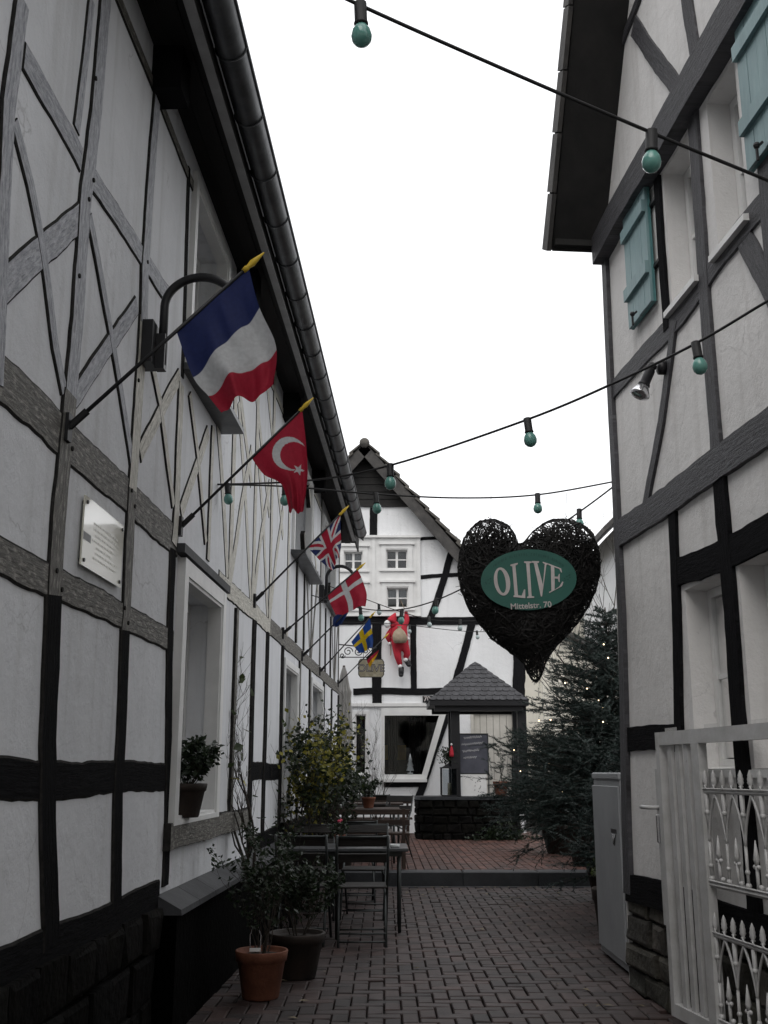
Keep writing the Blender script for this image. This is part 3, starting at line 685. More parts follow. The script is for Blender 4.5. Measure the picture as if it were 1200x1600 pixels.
o_ = beam(FR, [(RE-.03, 4.13), (5.9, 4.1), (5.4, 4.15), (RN, 4.16)], .14, RH, M['tR'], .016, line=.001)
beam(FR, [(RE-.02, 3.05), (5.64, 3.04), (RN, 3.04)], .19, RH, M['tR'], .03, line=.001, rag=.07)
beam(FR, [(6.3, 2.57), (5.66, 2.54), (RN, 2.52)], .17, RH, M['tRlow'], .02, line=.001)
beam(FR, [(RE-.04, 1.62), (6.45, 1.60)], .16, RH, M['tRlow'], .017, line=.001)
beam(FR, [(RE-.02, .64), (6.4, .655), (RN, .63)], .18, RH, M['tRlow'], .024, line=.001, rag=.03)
beam(FR, [(RE-.045, 5.2), (RE-.04, 3.0), (RE-.045, .6)], .10, RH, M['tR'], .028, line=.001, rag=.04)
beam(FR, [(5.52, 5.2), (5.55, 4.1), (5.56, 3.0)], .13, RH, M['tR'], .022, line=.001)
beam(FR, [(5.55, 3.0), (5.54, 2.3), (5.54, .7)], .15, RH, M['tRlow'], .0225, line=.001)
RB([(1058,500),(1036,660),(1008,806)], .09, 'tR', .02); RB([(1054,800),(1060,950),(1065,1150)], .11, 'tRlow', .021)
beam(FR, [(6.16, 5.16), (6.17, 4.1)], .09, RH, M['tRlow'], .02, line=.001)
RB([(992,40),(1067,148)], .13, 'tR', .015); RB([(1070,-30),(1091,98)], .13, 'tR', .015); RB([(1008,-30),(1000,0),(975,66)], .07, 'tR', .02)
RB([(1162,360),(1216,468)], .14, 'tR', .015)
beam(FR, [(4.7, 5.2), (4.7, .7)], .14, RH, M['tR'], .022, line=.001); beam(FR, [(3.4, 5.2), (3.4, .7)], .14, RH, M['tR'], .022, line=.001)
for a in holesR[:2]: window(FR, a[0], a[1], a[2], a[3], RH, 1, 2, -.13, .05, 0, .03, .05, M['white'], (0,1))
for a in holesR[2:]: window(FR, a[0], a[1], a[2], a[3], RH, 2, 2, -.13, .05, 0, .03, .02, M['white'], (0,1))
for (a, b) in ((6.30, 6.76), (4.36, 4.80)):              # shutters folded back on the wall
    z0, z1 = 4.36, 5.22
    sh = MB(); sh_root = None
    nb = 4; frame_o = .026 if a > 6 else .03
    fbox(sh, FR, a, b, z0, z1, frame_o - .006, frame_o + .012, 1)
    sh_root = obj('shutter', sh, [M['teal'], M['teald']], RH)
    for i in range(nb):
        m2 = MB(); fbox(m2, FR, a + (b-a)*i/nb + .002, a + (b-a)*(i+1)/nb - .002, z0+.002*(i % 2), z1-.003*(i % 2), frame_o+.0125, frame_o+.03+.001*(i % 2)); obj('plank', m2, M['teal'], sh_root)
    for zz in (z0 + .2, z1 - .22):
        m2 = MB(); fbox(m2, FR, a+.0, b-.0, zz, zz + .085, frame_o+.0315, frame_o+.056); obj('batten', m2, M['teal'], sh_root)
        m2 = MB(); fbox(m2, FR, a-.1, a+.02, zz+.03, zz+.055, -.01, frame_o); obj('hinge', m2, M['iron'], sh_root)
    m2 = MB(); q = FR.P((a+b)/2, z0+.03, .075); m2.tube([q, q + Vector((-.03,0,-.03)), q + Vector((-.03,0,-.1))], .008, 5); m2.ball(q + Vector((-.03,0,-.02)), .018, 8); obj('shutter_catch', m2, M['iron'], sh_root)
# ------------------------------------------------------------------ HOUSE AT THE END OF THE YARD
BH = thing('gabled_house', 'white half-timbered house closing the yard, dark boarded gable, small paned windows', 'house', (-.4, YB+3, STEP_Z))
AX, AZ = Bq(570, 694); RX1, RZ1 = Bq(724, 868); SB = (AZ - RZ1)/(RX1 - AX)
BR_, BL_ = 2.97, AX - (2.97 - AX); ZEb = AZ - .16 - (BR_ - AX)*SB
topB = lambda u: AZ - .30 - abs(u - AX)*SB
def rectB(x0, x1, y0, y1): a = Bq(x0, y1); b = Bq(x1, y0); return (a[0], b[0], a[1], b[1])
wins = [rectB(602,638,858,890), rectB(603,639,917,951), rectB(536,568,861,891), rectB(536,568,918,952)]
bigw = rectB(599,690,1116,1211); smallw = rectB(554,573,1116,1209); dooro = (*[Bq(735,1110)[0], Bq(806,1110)[0]], STEP_Z+.02, Bq(735,1109)[1])
holesB = wins + [bigw, smallw, dooro]
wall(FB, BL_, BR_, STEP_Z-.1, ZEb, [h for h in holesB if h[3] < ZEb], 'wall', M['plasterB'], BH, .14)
up = [h for h in holesB if h[3] >= ZEb]
# gable part in strips that follow the roof line, windows left open
mb = MB(); us = sorted(set([BL_ + (BR_-BL_)*i/30 for i in range(31)] + [AX] + [h[i] for h in up for i in (0,1)])); 
zcut = sorted(set([ZEb] + [h[i] for h in up for i in (2,3) if h[i] > ZEb] + [ZEb + .35*i for i in range(1, 14)]))
for a, b in zip(us, us[1:]):
    for k, z0 in enumerate(zcut):
        z1 = zcut[k+1] if k+1 < len(zcut) else 99
        p = [(a, min(z0, topB(a))), (b, min(z0, topB(b))), (b, min(z1, topB(b))), (a, min(z1, topB(a)))]
        if p[3][1]-p[0][1] < 1e-4 and p[2][1]-p[1][1] < 1e-4: continue
        cu = (a+b)/2
        if any(h[0] < cu < h[1] and h[2] < (z0+min(z1,20))/2 < h[3] for h in up): continue
        mb.add([FB.P(*q) for q in p], [(0,1,2,3)])
for h in up:
    q = [(h[0],h[2]),(h[1],h[2]),(h[1],h[3]),(h[0],h[3])]
    for k in range(4): mb.add([FB.P(*q[k], .003), FB.P(*q[(k+1)%4], .003), FB.P(*q[(k+1)%4], -.14), FB.P(*q[k], -.14)], [(0,1,2,3)])
obj('gable_wall', mb, M['plasterB'], BH)
bd = MB(); D = 9.0
for u in (BL_, BR_): bd.add([FB.P(u,0,0), FB.P(u,0,-D), FB.P(u,ZEb,-D), FB.P(u,ZEb,0)], [(0,1,2,3)])
bd.add([FB.P(BL_,0,-D), FB.P(BR_,0,-D), FB.P(BR_,ZEb,-D), FB.P(AX,topB(AX),-D), FB.P(BL_,ZEb,-D)], [(0,1,2,3,4)])
obj('outer_walls', bd, M['plasterB'], BH)
mb = MB(); mb.add([FB.P(BL_+.1,3.0,-.2), FB.P(BR_-.1,3.0,-.2), FB.P(BR_-.1,3.0,-5), FB.P(BL_+.1,3.0,-5)], [(0,1,2,3)]); fbox(mb, FB, BL_+.1, BR_-.1, STEP_Z, 3.0, -3.05, -3.0); fbox(mb, FB, .95, 1.0, STEP_Z, 3.0, -3.0, -.9)
obj('inner_walls', mb, M['dark'], BH)
mb = MB(); fbox(mb, FB, -.4, 1.0, .7, 1.75, -1.9, -1.6, 0); fbox(mb, FB, .02, .5, 1.68, 2.0, -1.55, -1.52, 1); obj('counter', mb, [M['dark'], M['yellow']], BH)
# boarded gable top
zb = Bq(600, 792)[1]; k = 0; z = zb
while z < AZ - .31:
    z1 = min(z + .17, AZ - .285); e = (AZ - .27 - z)/SB; e1 = max(.02, (AZ - .27 - z1)/SB); m2 = MB()
    v = [FB.P(AX-e, z, .055), FB.P(AX+e, z, .055), FB.P(AX+e1, z1+.01, .035), FB.P(AX-e1, z1+.01, .035), FB.P(AX-e, z, .0), FB.P(AX+e, z, .0), FB.P(AX+e1, z1+.01, .0), FB.P(AX-e1, z1+.01, .0)]
    m2.add(v, [(0,1,2,3),(5,4,7,6),(0,4,5,1),(1,5,6,2),(3,2,6,7),(0,3,7,4)]); obj('gable_board', m2, M['tblackb'] if 'tblackb' in M else M['soffit'], BH); z = z1
# roof with lapped tile courses
GO = .32
for sgn in (1, -1):
    rf = MB(); v = []; e = (BR_ - AX) + .3
    for o in (GO, -D-.2):
        v += [FB.P(AX + sgn*e, AZ-.26-e*SB, o), FB.P(AX, AZ-.26, o), FB.P(AX, AZ-.06, o), FB.P(AX + sgn*e, AZ-.06-e*SB, o)]
    rf.add(v, [(0,1,2,3),(7,6,5,4),(0,4,5,1),(1,5,6,2),(2,6,7,3),(3,7,4,0)]); RFb = obj('roof', rf, M['tileB'], BH)
    nt = 17; L = e*math.sqrt(1+SB*SB); dx, dz = 1/math.sqrt(1+SB*SB), -SB/math.sqrt(1+SB*SB); nx_, nz_ = -dz, dx
    rnd = random.Random(5)
    for k in range(nt):
        a, b = k*L/nt - .03, (k+1)*L/nt + .02; kk = k/nt; lo, hi = .035 + .05*kk + rnd.uniform(0,.025), .09 + .05*kk + rnd.uniform(0,.035)
        def q(t, n, o): return FB.P(AX + sgn*(t*dx + n*nx_), AZ - .14 + t*dz + n*nz_, o)
        th = .035 + .05*kk
        for c in range(1 if sgn < 0 else 7):
            o1 = GO + .05 + rnd.uniform(-.015,.02) - c*.24 if c else GO + .05 + rnd.uniform(-.02,.02); o0 = o1 - .235
            m2 = MB(); v = []
            for o in (o0, o1): v += [q(a, lo, o), q(b, hi, o), q(b, hi+th, o), q(a, lo+th, o)]
            m2.add(v, [(0,1,2,3),(7,6,5,4),(0,4,5,1),(1,5,6,2),(2,6,7,3),(3,7,4,0)]); obj('roof_tile', m2, M['tileB'], RFb)
    m2 = MB(); v = []
    for t in (-.02, L): v += [q(t, -.17, GO-.02), q(t, -.17, GO+.012), q(t, .06, GO+.012), q(t, .06, GO-.02)]
    m2.add(v, [(0,1,2,3),(7,6,5,4),(0,4,5,1),(1,5,6,2),(2,6,7,3),(3,7,4,0)]); obj('barge_board', m2, M['tile'], RFb)
for i in range(6):
    m2 = MB(); o1 = GO + .07 - i*.42; m2.tube([FB.P(AX, AZ-.085, o1), FB.P(AX, AZ-.085, o1-.2), FB.P(AX, AZ-.085, o1-.45)], [.115,.105,.10], 10); obj('ridge_tile', m2, M['tileB'], BH, True)
M['tB'] = timber_mat('timber_back', (.005,.005,.006), (.014,.014,.0155), (.03,.03,.032), .2, .8, .06)
def BB(px, w, p=.016, **k):
    k.setdefault('line', .001); return beam(FB, [Bq(*q) for q in px], w, BH, M['tB'], p, **k)
BB([(584,793),(583,838)], .17, rag=.1); BB([(656,843),(703,838)], .07, rag=.2); BB([(656,902),(735,897)], .09, .014, rag=.15)
BB([(709,850),(698,893),(672,966)], .15, .02); BB([(520,970),(640,970),(830,970)], .17, .024, rag=.05)
BB([(589,974),(588,1040),(589,1101)], .21, .02); BB([(646,974),(646,1078)], .13, .02); BB([(737,974),(713,1060),(705,1085)], .16, .02)
BB([(811,1002),(811,1100),(811,1250)], .27, .03); BB([(552,1081),(620,1080),(735,1080)], .14, .023)
BB([(704,1104),(680,1170),(652,1252)], .15, .035); BB([(600,1226),(662,1226)], .11, .02)
# the white boarded bay with the small paned windows
mb = MB(); x0, x1 = Bq(520,0)[0], Bq(655,900)[0]; z0, z1 = Bq(600,961)[1], Bq(600,841)[1]
us = sorted([x0, x1] + [h[i] for h in wins for i in (0,1)]); zs = sorted([z0, z1] + [h[i] for h in wins for i in (2,3)])
us = sorted(set([max(x0, u) for u in us]))
for a, b in zip(us, us[1:]):
    for c, d in zip(zs, zs[1:]):
        if any(h[0] < (a+b)/2 < h[1] and h[2] < (c+d)/2 < h[3] for h in wins): continue
        fbox(mb, FB, a, b, c, d, -.01, .028)
obj('bay_boarding', mb, M['white'], BH)
mb = MB(); fbox(mb, FB, x0, x1+.05, z1, z1+.05, 0, .1); obj('bay_cornice', mb, M['white'], BH)
mb = MB(); fbox(mb, FB, x0, x1+.04, z0-.035, z0, 0, .09); obj('bay_ledge', mb, M['white'], BH)
for xx in (x1-.02, Bq(583,900)[0]):
    mb = MB(); fbox(mb, FB, xx-.03, xx+.05, z0, z1, .0285, .05); obj('bay_post', mb, M['white'], BH)
for i, h in enumerate(wins): window(FB, *h, BH, 2, 2, -.05, .045, .09, .055, .07, None, (.5,1) if i in (1,2) else None, hood=True)
# ground floor window with its slanting side
def Bpoly(mb, pts, o0, o1):
    n = len(pts); mb.add([FB.P(*p, o1) for p in pts] + [FB.P(*p, o0) for p in pts], [tuple(range(n))] + [(i, n+i, n+(i+1)%n, (i+1)%n) for i in range(n)])
mb = MB(); tr, br_ = Bq(687,1116), Bq(660,1211); Bpoly(mb, [(bigw[1], bigw[3]), tr, br_, (bigw[1], bigw[2])], -.14, .001); obj('wall_wedge', mb, M['plasterB'], BH)
mb = MB()
P_ = [Bq(596,1106), Bq(700,1105), Bq(666,1218), Bq(596,1218)]; Q_ = [Bq(601,1118), Bq(686,1118), Bq(659.5,1210), Bq(601,1210)]
for i in range(4): Bpoly(mb, [P_[i], P_[(i+1)%4], Q_[(i+1)%4], Q_[i]], -.1, .045)
SW = obj('window', mb, M['white'], BH); tag(SW, 'shop window with slanting right side')
m2 = MB(); Bpoly(m2, [Bq(600,1117), Bq(687,1117), Bq(660,1211), Bq(600,1211)], -.075, -.07); obj('pane', m2, M['glass'], SW)
m2 = MB(); fbox(m2, FB, Bq(594,0)[0], Bq(667,1218)[0], Bq(600,1222)[1], Bq(600,1218)[1]+.012, 0, .12); obj('sill', m2, M['white'], SW)
m2 = MB()
for i, (xa, xb) in enumerate(((606,622),(640,660))):
    for j in range(10):
        u0 = Bq(xa+(xb-xa)*j/10,1150)[0]; u1 = Bq(xa+(xb-xa)*(j+1)/10,1150)[0]; o = -.8+.03*(j%2); o2 = -.8+.03*((j+1)%2)
        m2.add([FB.P(u0,1.4,o), FB.P(u1,1.4,o2), FB.P(u1,2.7,o2), FB.P(u0,2.7,o)], [(0,1,2,3)])
obj('curtain', m2, M['dark'], SW)
window(FB, *smallw, BH, 1, 1, -.05, .03, .06, .04, .06)
mb = MB(); fbox(mb, FB, Bq(540,0)[0], Bq(702,1100)[0], Bq(600,1104)[1], Bq(600,1099)[1], 0, .06); obj('window_cornice', mb, M['white'], BH)
# door of vertical boards
mb = MB(); ring(mb, FB, dooro[0]+.002, dooro[1]-.002, dooro[2], dooro[3]-.002, .06, -.1, .02); DR = obj('door', mb, M['door'], BH)
for i in range(6):
    a = dooro[0]+.065 + (dooro[1]-dooro[0]-.13)*i/6; b = dooro[0]+.065 + (dooro[1]-dooro[0]-.13)*(i+1)/6
    m2 = MB(); fbox(m2, FB, a+.004, b-.004, dooro[2]+.03, dooro[3]-.07, -.08, -.055+.003*(i%2)); obj('plank', m2, M['door'], DR)
for zz in (.75, 1.15): m2 = MB(); fbox(m2, FB, dooro[0]+.07, dooro[1]-.07, zz, zz+.09, -.052, -.03); obj('rail', m2, M['door'], DR)
m2 = MB(); m2.tube([FB.P(dooro[0]+.11, 1.2, -.05), FB.P(dooro[0]+.11, 1.2, .03), FB.P(dooro[0]+.2, 1.2, .03)], .011, 6); obj('handle', m2, M['iron'], DR)
# ------------------------------------------------------------------ lettering
def text_mb(txt, size, center, ux, uz, depth, nrm, align='CENTER', bold=0):
    cu = bpy.data.curves.new('t', 'FONT'); cu.body = txt; cu.size = size; cu.align_x = align; cu.align_y = 'CENTER'; cu.extrude = 0; cu.offset = bold
    o = bpy.data.objects.new('t', cu); C.objects.link(o); dg = bpy.context.evaluated_depsgraph_get(); me = o.evaluated_get(dg).to_mesh()
    mb = MB(); c = Vector(center); ux, uz, nr = Vector(ux), Vector(uz), Vector(nrm)
    mb.add([c + ux*v.co.x + uz*v.co.y + nr*depth for v in me.vertices], [tuple(p.vertices) for p in me.polygons])
    bpy.data.objects.remove(o); bpy.data.curves.remove(cu); return mb
def polyfill(mb, pts, mi=0):
    bm = bmesh.new(); vs_ = [bm.verts.new(p) for p in pts]; f = bm.faces.new(vs_); f.normal_update(); bmesh.ops.triangulate(bm, faces=[f]); bm.verts.index_update()
    mb.add([v.co.copy() for v in bm.verts], [tuple(v.index for v in f.verts) for f in bm.faces], mi); bm.free()
c = FB.P(*Bq(669.5,1092.5), .045); hn = thing('house_number_sign', 'small black house number plate under the beam left of the porch roof', 'sign', c)
mb = MB(); fbox(mb, FB, c.x-.125, c.x+.125, c.z-.07, c.z+.07, .0, .04); obj('plate', mb, M['black'], hn)
obj('number', text_mb('70a', .15, (c.x, YB-.043, c.z), (1,0,0), (0,0,1), 0, (0,-1,0), bold=.002), M['letter'], hn)
# ------------------------------------------------------------------ houses further back
def far_house(name, label, Y, xl, xr, zl, ax, az, dep, m, rm, win):
    h = thing(name, label, 'house', ((xl+xr)/2, Y, STEP_Z)); mb = MB()
    mb.add([(xl,Y,0),(xr,Y,0),(xr,Y,zl),(ax,Y,az),(xl,Y,zl),(xl,Y+dep,0),(xr,Y+dep,0),(xr,Y+dep,zl),(ax,Y+dep,az),(xl,Y+dep,zl)], [(0,1,2,3,4),(6,5,9,8,7),(1,6,7,2),(5,0,4,9)]); obj('wall', mb, m, h)
    for s, xe in ((1, xr), (-1, xl)):
        sl = (az - zl)/abs(xe - ax); ex = xe + s*.4; ez = zl - .4*sl; mb = MB(); v = []
        for y in (Y-.35, Y+dep+.3): v += [(ax,y,az+.02),(ex,y,ez+.02),(ex,y,ez+.16),(ax,y,az+.2)]
        mb.add(v, [(0,1,2,3),(7,6,5,4),(0,4,5,1),(1,5,6,2),(2,6,7,3),(3,7,4,0)]); r = obj('roof', mb, rm, h)
        n = int(math.hypot(ex-ax, ez-az)/.34)
        for k in range(n):                                # tile courses
            t0, t1 = k/n, (k+1)/n; m2 = MB(); v = []
            for y in (Y-.38, Y+dep+.3): v += [(ax+(ex-ax)*t0,y,az+.2+(ez-az-.04)*t0+.0),(ax+(ex-ax)*t1,y,az+.2+(ez-az-.04)*t1+.055),(ax+(ex-ax)*t1,y,az+.2+(ez-az-.04)*t1+.085),(ax+(ex-ax)*t0,y,az+.2+(ez-az-.04)*t0+.03)]
            m2.add(v, [(0,1,2,3),(7,6,5,4),(0,4,5,1),(1,5,6,2),(2,6,7,3),(3,7,4,0)]); obj('tile_course', m2, rm, r)
    for (a, b, c_, d) in win:
        mb = MB(); mb.box((a-.07,Y-.05,c_-.07),(b+.07,Y-.005,d+.07)); w = obj('window', mb, M['white'], h)
        for i in range(2): m2 = MB(); m2.box((a+(b-a)*i/2+.03,Y-.06,c_),(a+(b-a)*(i+1)/2-.03,Y-.052,d)); obj('pane', m2, M['dark'], w)
    return h
p = atY(905, 893, 34); q = atY(962, 968, 34)
far_house('cream_house', 'cream rendered house with tiled gable seen right of the heart sign', 34, p.x-4.4, p.x+3.6, 4.9, p.x-.2, p.z+.25, 8, M['cream'], M['redtile'], [])
p = atY(938, 838, 27)
WH = thing('white_house', 'white house edge with dark eaves just behind the right house corner', 'house', (p.x+3.6, 27, STEP_Z))
mb = MB(); mb.box((p.x+.62, 27, 0), (p.x+6, 33, p.z+.45)); obj('wall', mb, M['plasterB'], WH)
mb = MB(); e = p; mb.add([(e.x,26.6,e.z),(e.x,33.4,e.z),(e.x+3.3,33.4,e.z+3.2),(e.x+3.3,26.6,e.z+3.2),(e.x,26.6,e.z+.16),(e.x,33.4,e.z+.16),(e.x+3.3,33.4,e.z+3.36),(e.x+3.3,26.6,e.z+3.36)], [(0,1,2,3),(7,6,5,4),(0,3,7,4),(0,4,5,1),(1,5,6,2),(2,6,7,3)]); obj('roof', mb, M['tile'], WH)
mb = MB(); mb.add([(e.x+6.6,26.6,e.z),(e.x+6.6,33.4,e.z),(e.x+3.3,33.4,e.z+3.2),(e.x+3.3,26.6,e.z+3.2),(e.x+6.6,26.6,e.z+.16),(e.x+6.6,33.4,e.z+.16),(e.x+3.3,33.4,e.z+3.36),(e.x+3.3,26.6,e.z+3.36)], [(3,2,1,0),(4,5,6,7),(0,4,7,3),(0,1,5,4),(1,2,6,5),(2,3,7,6)]); obj('roof', mb, M['tile'], WH)
# low board-clad outbuilding with a lean-to roof
a = atY(866, 985, 26.5); b_ = atY(914, 1012, 26.5)
OB = thing('outbuilding', 'low cream board-clad outbuilding with lean-to roof behind the conifers', 'shed', (a.x+1, 26.5, STEP_Z))
x0 = a.x - .35; k = 0
while x0 < a.x + 3.0:
    zt = a.z - .1 - (x0 - a.x + .1)*(a.z - b_.z)/(b_.x - a.x)*.9; mb = MB(); mb.box((x0+.004, 26.5-.012*(k % 2), STEP_Z), (x0+.2, 26.58, max(2.0, zt))); obj('board', mb, M['cream'], OB); x0 += .2; k += 1
mb = MB(); sl = (a.z - b_.z)/(b_.x - a.x); v = []
for y in (26.1, 29):
    v += [(a.x-.5,y,a.z+.5*sl),(a.x+2.0,y,a.z-2.0*sl),(a.x+2.0,y,a.z-2.0*sl+.12),(a.x-.5,y,a.z+.5*sl+.12)]
mb.add(v, [(0,1,2,3),(7,6,5,4),(0,4,5,1),(1,5,6,2),(2,6,7,3),(3,7,4,0)]); obj('roof', mb, M['tile'], OB)
mb = MB(); mb.box((x0-3.3, 26.6, STEP_Z), (x0-.05, 29, 2.4)); obj('wall', mb, M['cream'], OB)
SH = thing('added_house', 'unseen plain rendered house added across the street to shade the alley', 'house', (0, -9, 0))  # added out of view to darken low sky light and window reflections
mb = MB(); mb.box((-16, -17, -.04), (16, -9, 6.6)); obj('wall', mb, M['cream'], SH)
mb = MB(); mb.add([(-16.4,-8.5,6.5),(16.4,-8.5,6.5),(16.4,-13,10.6),(-16.4,-13,10.6),(-16.4,-17.5,6.5),(16.4,-17.5,6.5)], [(0,1,2,3),(3,2,5,4),(0,3,4),(1,5,2),(0,4,5,1)]); obj('roof', mb, M['tile'], SH)
for i in range(8):
    for z in (1.0, 4.0): mb = MB(); mb.box((-14+i*3.8,-9.0,z),(-12.8+i*3.8,-8.95,z+1.6)); w = obj('window', mb, M['white'], SH); m2 = MB(); m2.box((-13.9+i*3.8,-8.948,z+.1),(-12.9+i*3.8,-8.94,z+1.5)); obj('pane', m2, M['dark'], w)
# ------------------------------------------------------------------ well with its little roof
wl_, wr_ = atZ(652,1312,STEP_Z), atZ(815,1312,STEP_Z); WY = wl_.y; wz = atY(730,1245,WY).z
WE = thing('well', 'dark stone well with a hipped shingle roof on black posts before the door', 'well', ((wl_.x+wr_.x)/2, WY+.7, STEP_Z))
cx, cy, hx, hy, rr = (wl_.x+wr_.x)/2, WY+.58, (wr_.x-wl_.x)/2, .58, .3
def rrect(t, e=0):                                       # point on the rounded rectangle, t in 0..1
    P = 2*(2*hx-2*rr + 2*hy-2*rr) + 2*math.pi*rr; s = (t % 1)*P; ax_, ay_ = hx-rr, hy-rr
    segs = [('l', (-ax_,-hy), (ax_,-hy), (0,-1)), ('a', (ax_,-ay_), -90), ('l', (hx,-ay_), (hx,ay_), (1,0)), ('a', (ax_,ay_), 0), ('l', (ax_,hy), (-ax_,hy), (0,1)), ('a', (-ax_,ay_), 90), ('l', (-hx,ay_), (-hx,-ay_), (-1,0)), ('a', (-ax_,-ay_), 180)]
    for g in segs:
        Lg = math.hypot(g[2][0]-g[1][0], g[2][1]-g[1][1]) if g[0] == 'l' else math.pi*rr/2
        if s <= Lg or g is segs[-1]:
            if g[0] == 'l':
                f = s/Lg; return (cx+g[1][0]+(g[2][0]-g[1][0])*f + g[3][0]*e, cy+g[1][1]+(g[2][1]-g[1][1])*f + g[3][1]*e)
            th = R_(g[2] + 90*s/Lg); return (cx+g[1][0]+(rr+e)*math.cos(th), cy+g[1][1]+(rr+e)*math.sin(th))
        s -= Lg
FW = Frame(lambda u, z, o=0: Vector((*rrect(u/PW, o), z)))
PW = 2*(2*hx-2*rr + 2*hy-2*rr) + 2*math.pi*rr
WS = link('wall', None, WE, (cx, cy, STEP_Z))
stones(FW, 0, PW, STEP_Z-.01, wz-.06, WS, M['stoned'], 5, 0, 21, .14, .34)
mb = MB(); ps = [rrect(i/48, -.07) for i in range(48)]; mb.add([(*p, STEP_Z) for p in ps] + [(*p, wz-.055) for p in ps], [tuple(range(48,96))] + [(i,(i+1)%48,48+(i+1)%48,48+i) for i in range(48)]); obj('core', mb, M['mortar'], WE)
mb = MB(); ps = [rrect(i/48, .03+.008*nz(i*.9)) for i in range(48)]; mb.add([(*p, wz-.055) for p in ps] + [(*p, wz) for p in ps], [tuple(range(48,96)), tuple(reversed(range(48)))] + [(i,(i+1)%48,48+(i+1)%48,48+i) for i in range(48)]); obj('cover_slab', mb, M['kerb'], WE)
ez = atY(745,1094,WY-.1).z; apx = atY(762,1034,WY+.6); hw = (atY(826,1090,WY-.1).x - atY(671,1090,WY-.1).x)/2; rcx = atY(748.5,1090,WY-.1).x; rcy = WY + .62; hd = .72
for sx in (-1, 1):
    for sy in (-1, 1):
        xx = atY(711 if sx < 0 else 815, 1150, WY+.25).x; yy = cy + sy*.38; mb = MB(); mb.box((xx-.085, yy-.085, wz-.0), (xx+.085, yy+.085, ez-.05), 0, .01); obj('post', mb, M['tBp'] if 'tBp' in M else M['black'], WE)
mb = MB(); mb.box((rcx-hw+.1, rcy-hd+.08, ez-.2), (rcx+hw-.1, rcy-hd+.2, ez-.06)); mb.box((rcx-hw+.1, rcy+hd-.2, ez-.2), (rcx+hw-.1, rcy+hd-.08, ez-.06)); obj('beam', mb, M['black'], WE)
mb = MB(); top = Vector((rcx, rcy, apx.z)); cs = [Vector((rcx-hw,rcy-hd,ez)), Vector((rcx+hw,rcy-hd,ez)), Vector((rcx+hw,rcy+hd,ez)), Vector((rcx-hw,rcy+hd,ez))]
mb.add(cs + [top] + [c_ - Vector((0,0,.1)) for c_ in cs], [(0,1,4),(1,2,4),(2,3,4),(3,0,4),(8,7,6,5),(0,5,6,1),(1,6,7,2),(2,7,8,3),(3,8,5,0)]); WR = obj('roof', mb, M['black'], WE)
rnd = random.Random(9)
for fi in range(4):
    A, B_ = cs[fi], cs[(fi+1)%4]; along = (B_-A).normalized(); mid = (A+B_)/2; upv = top - mid; nr = along.cross(upv).normalized(); nrow = 9; half = (B_-A).length/2
    for r in range(nrow):
        t0 = r/nrow; t1 = min(1, (r+1.55)/nrow); wrow = half*(1-t0); sw = .135 if fi in (0,2) else .135; x = -wrow - (sw/2 if r % 2 else 0)
        while x < wrow:
            a0, a1 = max(x, -wrow), min(x+sw, wrow)
            if a1 - a0 > .02:
                w1 = half*(1-t1); b0, b1 = max(-w1, min(w1, a0)), max(-w1, min(w1, a1)); up0, up1 = upv*(t0-.006), upv*t1; lift = nr*(.02+rnd.uniform(0,.006)); am = (a0+a1)/2; c4 = min(.03, (a1-a0)*.3)
                v = [mid+along*(a0+.003)+upv*(t0+.018)+lift, mid+along*(a0+c4)+up0+lift, mid+along*(a1-c4)+up0+lift, mid+along*(a1-.003)+upv*(t0+.018)+lift, mid+along*b1+up1+nr*.004, mid+along*b0+up1+nr*.004]
                m2 = MB(); m2.add(v + [p_ - nr*.014 for p_ in v], [(0,1,2,3,4,5)] + [(i, 6+i, 6+(i+1)%6, (i+1)%6) for i in range(6)]); obj('shingle', m2, M['slate'], WR)
            x += sw
# ------------------------------------------------------------------ FLAGS on poles
RED = (.40,.02,.045); WHT = (.60,.61,.62); BLU = (.02,.03,.115); SWB = (.012,.06,.26); SWY = (.6,.42,.01); GLD = (.62,.34,.01); BLK = (.012,.012,.013)
def star5(px, py, cx_, cy_, r, rot=0):
    x, y = px-cx_, py-cy_; a = math.atan2(y, x) - rot; d = math.hypot(x, y); s = 2*math.pi/5; a = (a + s/2) % s - s/2
    ro, ri = r, r*.40; x1, y1 = ro, 0; x2, y2 = ri*math.cos(s/2), ri*math.sin(s/2); xx, yy = d*math.cos(a), abs(d*math.sin(a))
    return (x2-x1)*(yy-y1) - (y2-y1)*(xx-x1) > 0
def c_fr(u, v, px, py): return BLU if v < .345 else (WHT if v < .70 else RED)
def c_tr(u, v, px, py):
    if math.hypot(px-452, py-709) < 26.5 and math.hypot(px-459.5, py-711.5) > 21.5: return WHT
    if star5(px, py, 466.5, 733, 9.5, 2.6): return WHT
    return RED
def c_uk(u, v, px, py):
    a, b = u-.5, v-.5
    if abs(a) < .09 or abs(b) < .07: return RED
    if abs(a) < .16 or abs(b) < .125: return WHT
    d = abs(abs(a) - abs(b))
    if d < .05: return RED
    return WHT if d < .14 else BLU
def c_dk(u, v, px, py): return WHT if abs(u-.5) < .075 or abs(v-.33) < .055 else RED
def c_se(u, v, px, py): return SWY if abs(u-.5) < .11 or abs(v-.36) < .085 else SWB
def c_de(u, v, px, py): return BLK if v < .34 else (RED if v < .67 else GLD)
def c_eu(u, v, px, py): return (.012,.03,.12)
